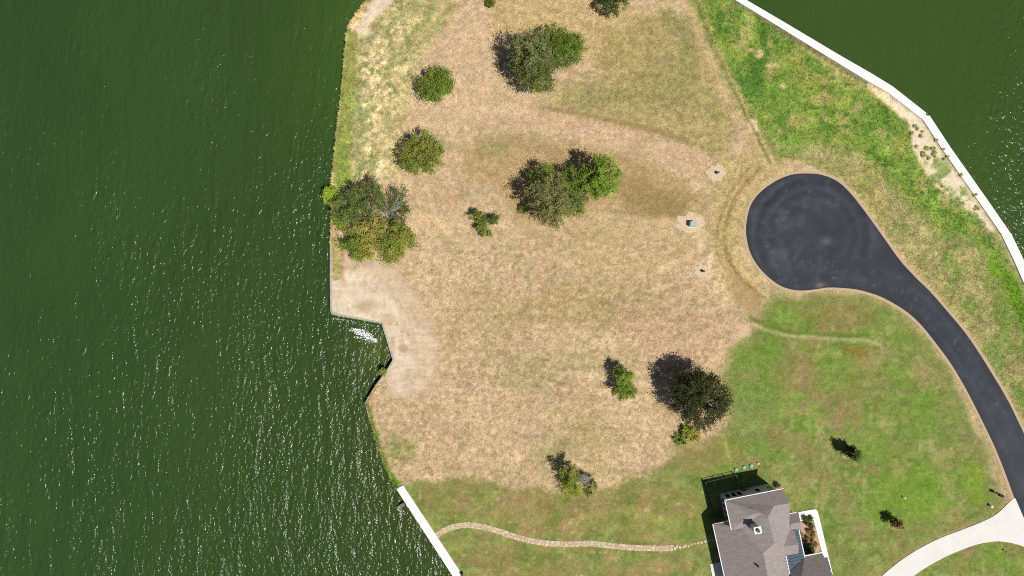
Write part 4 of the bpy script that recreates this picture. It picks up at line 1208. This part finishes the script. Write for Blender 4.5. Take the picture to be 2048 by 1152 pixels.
M['stone2'] = gen_mat('path_stone_rosy', alb(214, 186, 158), 0.9, 0.2, 3.0, bmp=0.5)
M['stone3'] = gen_mat('path_stone_cream', alb(232, 216, 186), 0.9, 0.2, 3.0, bmp=0.5)
for i, (x, y) in enumerate(pr):
    a = np.array(pr[max(i - 1, 0)]); b = np.array(pr[min(i + 1, len(pr) - 1)])
    t = (b - a) / np.hypot(*(b - a)); ang = math.atan2(-t[1], t[0])
    w_ = [random.uniform(0.6, 1.4) for _ in range(random.choice((2, 3, 3, 3, 4)))]
    tot = sum(w_); pos_ = -5.8
    for wk_ in w_:
        wd = 11.6 * wk_ / tot
        o = pos_ + wd / 2; pos_ += wd
        j = random.uniform(-2.2, 2.2)
        stone(x + t[1] * o + t[0] * j, y - t[0] * o + t[1] * j, random.uniform(2.6, 4.2), wd * 0.56, ang + random.uniform(-0.5, 0.5), random.uniform(0.03, 0.07))
for (x, y) in ((1350, 1097), (1354, 1093), (1360, 1095), (1367, 1094), (1371, 1091), (1377, 1092), (1383, 1089), (1389, 1087), (1395.5, 1086), (1403, 1084.5), (1410.5, 1083), (1418, 1081), (1425, 1080)):
    stone(x, y, random.uniform(2.4, 3.4), random.uniform(2.6, 3.8), R(12), 0.05)

# ------------------------------------------------------------------ trees
def unit(v):
    return v / (np.linalg.norm(v, axis=-1, keepdims=True) + 1e-9)

def leaf_mesh(name, centers, outward, ccol, per, spread, size, up=0.6, feather=0.0, origin=(0, 0, 0)):
    """leaves round clump centres; outward = clump direction; feather stretches clumps along it"""
    nC = len(centers)
    rep = np.repeat(np.arange(nC), per)
    n = len(rep)
    g = rng.normal(size=(n, 3)) * spread[rep][:, None]
    o = outward[rep]
    along = (g * o).sum(1, keepdims=True)
    g = g + o * along * (feather)
    pos = centers[rep] + g
    nor = unit(np.array([0, 0, 1.0]) * up + o * 0.35 + rng.normal(size=(n, 3)) * 0.5)
    ax = unit(rng.normal(size=(n, 3)) * (1.0 - 0.5 * min(feather, 1)) + o * feather)
    ax = unit(ax - nor * (ax * nor).sum(1, keepdims=True))
    bi = np.cross(nor, ax)
    L = (size * rng.uniform(0.6, 1.3, n))[:, None]; W = L * rng.uniform(0.35, 0.6, n)[:, None]
    v = np.stack([pos - ax * L * 0.5, pos + bi * W * 0.5, pos + ax * L * 0.5, pos - bi * W * 0.5], 1).reshape(-1, 3)
    v = v - np.array(origin)
    f = np.arange(n * 4).reshape(n, 4)
    c = ccol[rep] * np.array([1.88, 1.82, 1.10]) * rng.uniform(0.7, 1.3, (n, 1))
    c = np.repeat(np.concatenate([c, np.ones((n, 1))], 1), 4, 0)
    return mesh_np(name, v, f, c)

def tree(name, label, lobes, base, cat='tree', leaf=0.21, dens=1.0, feather=0.6, group=None, clump=0.42, trunk=0.16, bark='bark', limbs=14, fill=0.25, rag=0.12):
    """lobes: (px, py, radius in plan units, half height m, centre height m, colour)"""
    root = empty(name, G(*base), label, cat, group)
    C = []; O = []; K = []
    for (px, py, r, rz_, zc, col) in lobes:
        c0 = np.array(G(px, py, zc)); rm = r * S * (1 - zc / CAM_H)
        n = int(dens * 2.7 * (rm / clump) ** 2 * 1.25) + 6
        d = unit(rng.normal(size=(n * 2, 3))); d = d[d[:, 2] > -0.35][:n]
        ang = np.arctan2(d[:, 1], d[:, 0])
        ph = rng.uniform(0, 6.28, 3)
        lump = 1 + rag * (np.sin(ang * 3 + ph[0]) * 0.5 + np.sin(ang * 5 + ph[1]) * 0.5 + np.sin(ang * 9 + d[:, 2] * 5 + ph[2]) * 0.5)
        rr = np.where(rng.random(len(d)) < fill, rng.uniform(0.35, 0.7, len(d)), rng.uniform(0.80, 1.03, len(d))) * lump * 0.97
        p = c0 + d * rr[:, None] * np.array([rm, rm, rz_])
        p[:, 2] = np.maximum(p[:, 2], 0.15)
        C.append(p); O.append(unit(d + np.array([0, 0, 0.35])))
        K.append(np.array(col)[None] * rng.uniform(0.68, 1.3, (len(d), 1)) * (1 + rng.normal(size=(len(d), 3)) * 0.05))
    C = np.concatenate(C); O = np.concatenate(O); K = np.concatenate(K)
    per = int(46)
    spread = rng.uniform(0.7, 1.25, len(C)) * clump * 0.47
    org = root.location
    link('crown', leaf_mesh(name + '_crown', C, O, K, per, spread, leaf, 0.95, feather, tuple(org)), M['leaf'], root)
    # trunk and limbs
    mb = MB()
    top_ = C.mean(0) - np.array(org)
    zt = max(0.25, top_[2] * 0.75)
    p0 = Vector((0, 0, -0.1)); p1 = Vector((top_[0] * 0.3, top_[1] * 0.3, zt * 0.5)); p2 = Vector((top_[0] * 0.7, top_[1] * 0.7, zt))
    mb.tube([p0, p1, p2], [trunk * 1.3, trunk, trunk * 0.6], 7)
    for i in rng.choice(len(C), min(limbs, len(C)), replace=False):
        e = Vector(C[i] - np.array(org)); s_ = p1.lerp(p2, random.uniform(0, 1))
        mid = s_.lerp(e, 0.5) + Vector((random.uniform(-.2, .2), random.uniform(-.2, .2), 0.15))
        mb.tube([s_, mid, e], [trunk * 0.45, trunk * 0.28, trunk * 0.08], 5)
    mb.build('trunk', M[bark], root)
    return root

def bare_tree(name, label, px, py, r, h, base, group=None):
    root = empty(name, G(*base), label, 'tree', group)
    mb = MB(); tw = MB()
    tgt = G(px, py, h * 0.6) - root.location
    mb.tube([(0, 0, -0.1), tgt * 0.35, tgt * 0.7], [0.14, 0.10, 0.07], 7)
    for i in range(22):
        a = random.uniform(0, 6.28); k = random.uniform(0.3, 1.0)
        e = Vector((tgt.x + math.cos(a) * r * S * k, tgt.y + math.sin(a) * r * S * k, h * random.uniform(0.55, 1.0) * (1.1 - 0.35 * k)))
        s_ = (tgt * random.uniform(0.2, 0.7)); m = s_.lerp(e, 0.55) + Vector((random.uniform(-.25, .25), random.uniform(-.25, .25), .2))
        mb.tube([s_, m, e], [0.055, 0.035, 0.014], 5)
        for j in range(16):
            t = random.uniform(0.35, 1.0)
            q = m.lerp(e, (t - 0.35) / 0.65)
            d = Vector((random.gauss(0, 1), random.gauss(0, 1), random.gauss(0.3, 0.6))).normalized()
            q2 = q + d * random.uniform(0.25, 0.6)
            tw.tube([q, q.lerp(q2, 0.5) + Vector((0, 0, 0.03)), q2], [0.016, 0.012, 0.006], 3)
    mb.build('branches', M['greybark'], root)
    tag(tw.build('twigs', M['greybark'], root), kind='stuff')
    return root

cGREY = (0.105, 0.120, 0.072); cDARK = (0.036, 0.042, 0.026); cMID = (0.080, 0.120, 0.034); cBRI = (0.125, 0.190, 0.040)
cYEL = (0.185, 0.200, 0.050); cGOLD = (0.205, 0.195, 0.075); cDG = (0.050, 0.080, 0.032)
# north group
tree('tree', 'tall dark grey green tree of the pair near the top', [(1062, 106, 40, 3.4, 5.6, cGREY), (1074, 150, 34, 2.8, 4.2, (0.075, 0.10, 0.042)), (1050, 130, 26, 2.4, 4.4, (0.08, 0.095, 0.05))], (1068, 152), feather=1.2, leaf=0.22, dens=1.1)
tree('tree', 'lighter green tree of the pair near the top, right of the dark one', [(1126, 98, 36, 2.2, 2.6, cMID), (1105, 76, 24, 1.8, 2.4, (0.11, 0.14, 0.04)), (1146, 92, 20, 1.4, 1.9, (0.12, 0.15, 0.045))], (1122, 112), dens=1.0, feather=0.8)
tree('tree', 'deep green tree cut off by the top edge', [(1228, 2, 26, 2.0, 2.6, cDG)], (1227, 14), feather=0.3)
tree('bush', 'tiny round bush at the top edge of the dry field', [(981, 6, 8, 0.5, 0.5, (0.09, 0.10, 0.03))], (981, 8), cat='bush', clump=0.22, leaf=0.16, trunk=0.04, limbs=4)
tree('bush', 'round green bush standing alone, the upper one of two near the left bank', [(868, 171, 30, 1.7, 2.2, (0.095, 0.135, 0.035)), (884, 164, 22, 1.5, 2.0, (0.085, 0.125, 0.032))], (872, 178), cat='bush', feather=1.3, dens=1.2, trunk=0.1)
tree('bush', 'round yellow green bush, the lower one of two near the left bank', [(844, 308, 42, 2.2, 2.9, (0.125, 0.150, 0.045))], (848, 316), cat='bush', feather=0.9, dens=1.1, trunk=0.1)
# clump on the bank
g_ = 'trees of the clump on the left bank'
tree('tree', 'dark green tree at the upper left of the clump on the bank', [(703, 415, 33, 2.2, 3.4, (0.085, 0.115, 0.05)), (736, 398, 33, 2.2, 3.6, (0.08, 0.105, 0.05))], (724, 418), group=g_, feather=0.9, dens=0.9)
bare_tree('dead_tree', 'bare grey tree in the clump on the bank', 786, 408, 36, 4.0, (776, 446), g_)
tree('tree', 'sparse green tree behind the bare grey one', [(796, 425, 30, 1.5, 1.8, (0.085, 0.105, 0.045)), (800, 395, 18, 1.0, 1.5, (0.09, 0.11, 0.045))], (792, 428), group=g_, dens=0.45, feather=0.8)
tree('tree', 'golden olive tree in the middle of the clump on the bank', [(743, 462, 27, 2.2, 3.4, cGOLD), (738, 496, 22, 1.6, 2.6, (0.185, 0.18, 0.06))], (748, 478), group=g_, feather=1.0, dens=1.0)
tree('tree', 'fresh green tree at the lower left of the clump on the bank', [(708, 490, 24, 1.6, 2.0, (0.10, 0.15, 0.04)), (722, 510, 17, 1.2, 1.5, cYEL)], (716, 496), group=g_, feather=0.8)
tree('tree', 'yellow green tree at the lower right of the clump on the bank', [(803, 478, 27, 1.9, 2.3, (0.15, 0.18, 0.05)), (782, 500, 24, 1.5, 1.8, (0.16, 0.175, 0.055)), (772, 478, 18, 1.5, 2.0, (0.10, 0.12, 0.045))], (792, 488), group=g_, feather=0.9)
tree('shrub', 'bright yellow green shrub overhanging the water', [(660, 389, 15, 0.9, 0.7, (0.19, 0.25, 0.05))], (667, 389), cat='shrub', clump=0.25, leaf=0.2, trunk=0.05)
tree('shrub', 'leafy green shrub on the water edge below the dark tree', [(676, 432, 14, 0.8, 0.8, (0.12, 0.17, 0.05)), (684, 448, 12, 0.7, 0.8, (0.13, 0.17, 0.05))], (680, 440), cat='shrub', clump=0.26, leaf=0.2, trunk=0.05)
tree('tree', 'small three lobed sapling with a pale trunk', [(965, 449, 13, 0.9, 1.5, (0.105, 0.135, 0.045)), (990, 440, 11, 0.7, 1.6, (0.07, 0.10, 0.04)), (955, 430, 9, 0.8, 2.0, (0.11, 0.14, 0.04)), (972, 465, 10, 0.5, 0.9, (0.15, 0.165, 0.055))], (974, 445), dens=0.6, clump=0.3, bark='greybark', trunk=0.1, rag=0.3)
# middle clump
g_ = 'trees of the clump in the middle of the field'
tree('tree', 'large grey green tree in the middle clump', [(1096, 396, 40, 3.4, 5.2, (0.12, 0.125, 0.075)), (1112, 420, 30, 2.4, 4.0, (0.10, 0.115, 0.06))], (1094, 410), group=g_, feather=1.3, leaf=0.22, dens=1.0)
tree('tree', 'small green tree at the upper left of the middle clump', [(1090, 346, 18, 1.3, 3.4, (0.085, 0.125, 0.035)), (1064, 354, 10, 0.9, 2.0, (0.11, 0.15, 0.04))], (1086, 362), group=g_, feather=0.7)
tree('tree', 'mid green tree between the grey green and the bright green tree', [(1146, 366, 28, 2.3, 3.2, (0.095, 0.14, 0.038)), (1146, 398, 25, 2.0, 2.6, (0.085, 0.115, 0.045)), (1152, 416, 15, 0.9, 1.0, (0.13, 0.17, 0.05))], (1136, 386), group=g_, feather=0.9)
tree('tree', 'bright green tree at the right end of the middle clump', [(1207, 342, 30, 2.6, 5.2, (0.112, 0.165, 0.042)), (1189, 370, 26, 2.2, 4.2, (0.105, 0.155, 0.04)), (1218, 374, 17, 1.2, 2.4, (0.12, 0.18, 0.04)), (1174, 348, 14, 1.2, 4.2, (0.112, 0.165, 0.04))], (1184, 368), group=g_, feather=0.5, leaf=0.24, rag=0.24)
tree('shrub', 'small olive shrub at the foot of the large grey green tree', [(1047, 418, 8, 0.5, 0.5, (0.14, 0.15, 0.045))], (1047, 419), cat='shrub', clump=0.22, leaf=0.17, trunk=0.04, limbs=4)
# south field
tree('tree', 'slim bright green tree left of the big dark tree', [(1246, 752, 17, 1.5, 2.6, (0.12, 0.17, 0.042)), (1248, 778, 19, 1.3, 1.9, (0.11, 0.16, 0.04)), (1262, 784, 9, 0.6, 1.0, (0.14, 0.18, 0.06))], (1238, 772), dens=0.85, clump=0.32, rag=0.28)
tree('tree', 'big dark dense tree at the edge of the lawn', [(1402, 800, 54, 3.6, 4.4, cDARK), (1388, 778, 36, 2.8, 4.6, cDARK)], (1384, 790), feather=0.9, dens=1.2, leaf=0.22, trunk=0.26)
tree('shrub', 'straggly yellow green weeds at the foot of the big dark tree', [(1362, 878, 13, 0.5, 0.4, (0.12, 0.16, 0.05)), (1385, 868, 15, 0.5, 0.4, (0.22, 0.20, 0.08)), (1372, 862, 12, 0.5, 0.4, (0.15, 0.18, 0.05))], (1372, 870), cat='shrub', clump=0.26, leaf=0.2, dens=0.5, trunk=0.03, limbs=3)
tree('tree', 'olive green tree at the lower edge of the field', [(1136, 946, 18, 1.5, 2.7, (0.12, 0.15, 0.04)), (1144, 972, 20, 1.4, 1.9, (0.15, 0.18, 0.045))], (1132, 960), dens=0.95, rag=0.25)
bare_tree('dead_tree', 'leaning bare grey tree beside the olive green tree', 1172, 958, 14, 2.2, (1164, 966))
tree('shrub', 'thin grey green shrub right of the leaning bare tree', [(1183, 968, 12, 0.8, 1.0, (0.16, 0.17, 0.08)), (1180, 984, 9, 0.5, 0.5, (0.2, 0.18, 0.09))], (1178, 974), cat='shrub', dens=0.5, clump=0.26, leaf=0.2, trunk=0.04)
tree('young_tree', 'young dark green tree in the east lawn, the upper one of two', [(1698, 902, 10, 0.8, 1.0, (0.045, 0.062, 0.03)), (1706, 906, 9.5, 0.9, 2.0, (0.05, 0.07, 0.032)), (1711, 908.5, 7, 0.9, 2.9, (0.055, 0.075, 0.034))], (1691, 899), clump=0.24, leaf=0.2, trunk=0.05, feather=0.9, rag=0.3)
tree('young_tree', 'young browning tree in the east lawn, the lower one of two', [(1788, 1043, 9.5, 0.8, 0.9, (0.11, 0.10, 0.06)), (1795, 1048, 8, 0.8, 1.6, (0.15, 0.12, 0.075)), (1801, 1052, 6, 0.7, 2.2, (0.19, 0.15, 0.09))], (1782, 1040), clump=0.26, leaf=0.2, trunk=0.05, dens=0.6, rag=0.3)
tree('shrub', 'green plant growing out of the cove wall', [(767, 744, 6, 0.35, 0.2, (0.13, 0.18, 0.06))], (772, 744), cat='shrub', clump=0.2, leaf=0.18, trunk=0.03, limbs=3)
# planting bed
for (zx, zy, r, col, lb) in ((1145, 628, 5.2, (0.07, 0.085, 0.04), 'round dark green shrub in the planting bed, nearest the house at the upper corner'),
                             (1190, 628, 5.2, (0.075, 0.09, 0.04), 'round dark green shrub at the walkway corner of the planting bed'),
                             (1202, 688, 5.2, (0.075, 0.09, 0.04), 'round dark green shrub below the two at the top of the planting bed'),
                             (1158, 672, 2.6, (0.07, 0.08, 0.04), 'tiny dark shrub between the three green shrubs of the planting bed'),
                             (1182, 748, 4.0, (0.2, 0.14, 0.07), 'rusty brown shrub in the planting bed, left one of the upper brown pair'),
                             (1215, 742, 3.4, (0.12, 0.11, 0.05), 'small olive brown shrub in the planting bed, right one of the upper brown pair'),
                             (1218, 783, 3.8, (0.2, 0.14, 0.06), 'rusty brown shrub touching the walkway in the middle of the planting bed'),
                             (1170, 808, 3.2, (0.17, 0.12, 0.07), 'small brown shrub in the middle of the planting bed, nearest the porch'),
                             (1207, 830, 4.2, (0.19, 0.13, 0.07), 'brown shrub below the middle of the planting bed'),
                             (1240, 868, 4.6, (0.18, 0.12, 0.06), 'lowest brown shrub of the planting bed, by the walkway'),
                             (1108, 775, 3.4, (0.2, 0.15, 0.07), 'brown shrub at the edge of the metal porch roof')):
    x, y = zp(zx, zy)
    tree('garden_shrub', lb, [(x, y, r, 0.34, 0.36, col)], (x, y), cat='shrub', group='shrubs of the planting bed', clump=0.16, leaf=0.11, trunk=0.03, limbs=3)
x, y = zp(1172, 900)
tree('garden_shrub', 'large dark shrub in the shaded lower end of the planting bed', [(x, y, 10, 0.8, 0.8, (0.05, 0.065, 0.03))], (x, y), cat='shrub', group='shrubs of the planting bed', clump=0.24, leaf=0.16, trunk=0.04, limbs=3)
x, y = zp(890, 322)
tree('garden_shrub', 'dark low shrub in the small mulch bed at the north corner', [(x, y, 4.5, 0.35, 0.4, (0.05, 0.06, 0.03))], (x, y), cat='shrub', clump=0.16, leaf=0.11, trunk=0.03, limbs=3)
# weeds on the sand
for (x, y, r) in ((1842, 272, 3.6), (1844.5, 263.5, 1.8), (1853, 296, 4.5), (1866, 297, 5), (1869, 306, 4.5), (1868, 311, 4), (1833, 293, 3.4), (1846, 309, 6.5), (1857, 316, 4), (1823, 267, 3.4),
                  (1871.5, 281, 3), (1886, 299, 2.6), (1895, 312, 2.8), (1922, 350, 3.6), (1950, 391, 4), (1953, 417, 5), (1888, 318, 1.6), (1830, 252, 3), (1835, 258, 2.4)):
    tree('weed_clump', 'small grey green weed clump on the pale sand by the right seawall', [(x, y, r * 0.8, 0.06, 0.06, (0.27, 0.28, 0.20))], (x, y), cat='weeds', group='weed clumps on the pale sand', clump=0.12, leaf=0.10, dens=0.8, trunk=0.01, limbs=2)

# ------------------------------------------------------------------ grass tufts (uncountable)
def tufts(name, label, n_try, box, accept, hgt, blades, wid, colvar=0.3, lean=0.9, tint=(1, 1, 1), seedcol=None):
    x = rng.uniform(box[0], box[2], n_try); y = rng.uniform(box[1], box[3], n_try)
    k = accept(x, y) & inside(x, y, land)
    x, y = x[k], y[k]; n = len(x)
    ix = np.clip(((x - gx0) / (CELL / S)).astype(int), 0, nx - 1); iy = np.clip(((y - gy0) / (CELL / S)).astype(int), 0, ny - 1)
    c = lin(gcol[iy, ix]) * ALB * np.array(tint)
    h = hgt * rng.uniform(0.5, 1.3, n)
    rep = np.repeat(np.arange(n), blades); m = len(rep)
    a = rng.uniform(0, 2 * np.pi, m); ln = rng.uniform(0.2, lean, m)
    b0 = np.stack([(x[rep] - 1024) * S + rng.normal(size=m) * 0.05, (576 - y[rep]) * S + rng.normal(size=m) * 0.05, np.zeros(m)], -1)
    d = np.stack([np.cos(a) * ln, np.sin(a) * ln, np.ones(m)], -1)
    d = unit(d) * (h[rep] * rng.uniform(0.6, 1.2, m))[:, None]
    s_ = np.stack([-np.sin(a), np.cos(a), np.zeros(m)], -1) * (wid * rng.uniform(0.6, 1.4, m))[:, None]
    v = np.stack([b0 - s_, b0 + s_, b0 + d * np.array([1, 1, 1])], 1).reshape(-1, 3)
    f = np.arange(m * 3).reshape(m, 3)
    cc = c[rep] * (1 + rng.uniform(-colvar, colvar, (n, 1)))[rep] * rng.uniform(0.85, 1.2, (m, 1))
    cc = np.repeat(np.concatenate([cc, np.ones((m, 1))], 1), 3, 0)
    o = link(name, mesh_np(name, v, f, cc), M['leaf'])
    tag(o, label, kind='stuff')
def ex_road(x, y):
    return ~inside(x, y, sh) & ~inside(x, y, ne_outer + ne_inner[::-1])
strip_a = [(1374, -60), (1480, -4), (1600, 78), (1690, 140), (1780, 190), (1818, 236), (1822, 290), (1870, 360), (1930, 400), (1975, 452), (2010, 510), (2050, 600), (2060, 700),
           (2040, 640), (1990, 520), (1950, 470), (1880, 470), (1810, 400), (1720, 305), (1640, 290), (1560, 290), (1500, 230), (1440, 110), (1400, 30)]
tufts('tall_grass', 'rank bright green grass below the right seawall', 34000, (1370, -60, 2070, 710), lambda x, y: inside(x, y, strip_a) & ex_road(x, y), 0.26, 5, 0.032, 0.25, 2.0, (1.7, 1.65, 1.6))
mead = [(1470, 210), (1560, 290), (1640, 290), (1720, 305), (1810, 400), (1880, 470), (1950, 470), (2048, 640), (2060, 900), (2000, 780), (1900, 630), (1780, 480), (1700, 370), (1600, 330), (1540, 330)]
tufts('meadow_grass', 'straw and green meadow grass between the road and the right seawall', 30000, (1460, 200, 2070, 910), lambda x, y: inside(x, y, mead) & ex_road(x, y), 0.16, 4, 0.025, 0.4, 2.2, (1.7, 1.7, 1.7))
bank = [(726, -10), (745, -10), (712, 50), (716, 100), (706, 200), (702, 300), (700, 372), (664, 372), (668, 317), (681, 205), (691, 99), (697, 48)]
tufts('bank_grass', 'long green grass hanging over the left bank', 9000, (660, -10, 750, 375), lambda x, y: inside(x, y, bank), 0.42, 6, 0.034, 0.25, 2.2, (1.7, 1.65, 1.5))
wst = west_shore
def on_bank(x, y):
    d = seg_dist(x, y, west_shore[2:], False)
    return (d < 4.5) & ((y < 500) | (y > 770)) & ~((y > 34) & (y < 66))
tufts('bank_weeds', 'weeds and reeds along the edge of the left bank', 40000, (650, -10, 800, 985), on_bank, 0.4, 6, 0.03, 0.3, 2.2, (1.6, 1.6, 1.4))
def field_ok(x, y):
    i = np.clip(((x - gx0) / (CELL / S)).astype(int), 0, nx - 1); j = np.clip(((y - gy0) / (CELL / S)).astype(int), 0, ny - 1)
    return (gamt[j, i] > 0.5) & ex_road(x, y) & (rng.random(len(x)) < gamt[j, i])
tufts('dry_grass', 'dry straw tufts scattered over the field', 100000, (664, -40, 1560, 990), field_ok, 0.10, 4, 0.026, 0.45, 2.6, (1.7, 1.7, 1.65))

# ------------------------------------------------------------------ foam in the cove
fm = MB()
for k in range(520):
    t = random.random()
    cx_, cy_ = 709 + 44 * t, 657 + 26 * t
    s_ = 8.5 * (0.35 + math.sin(math.pi * min(1, 0.15 + t)) * 0.75)
    x, y = cx_ + random.gauss(0, 1) * s_ * 0.75, cy_ + random.gauss(0, 1) * s_ * 0.7
    if y < 637 + (x - 664) * 0.16 + 12: continue
    p = G(x, y, WATER_Z)
    r = random.uniform(0.025, 0.085) * (1.25 - 0.5 * t)
    fm.lathe((p.x, p.y, WATER_Z - 0.03), [(r, 0), (r * 0.95, 0.03 + r * 0.25), (r * 0.5, 0.03 + r * 0.55)], 6)
for (x0, y0, x1, y1, n) in ((738, 820, 800, 975, 90), (668, 634, 760, 652, 60), (800, 1012, 815, 1026, 26)):
    for k in range(n):
        t = random.random()
        x = x0 + (x1 - x0) * t - abs(random.gauss(0, 5)); y = y0 + (y1 - y0) * t + abs(random.gauss(0, 3))
        if bool(inside(np.array([x]), np.array([y]), land)[0]): continue
        p = G(x, y, WATER_Z); r = random.uniform(0.02, 0.06)
        fm.lathe((p.x, p.y, WATER_Z - 0.03), [(r, 0), (r * 0.95, 0.03 + r * 0.25), (r * 0.5, 0.03 + r * 0.5)], 6)
tag(fm.build('foam', M['foam']), 'white foam churned up in the cove', kind='stuff')
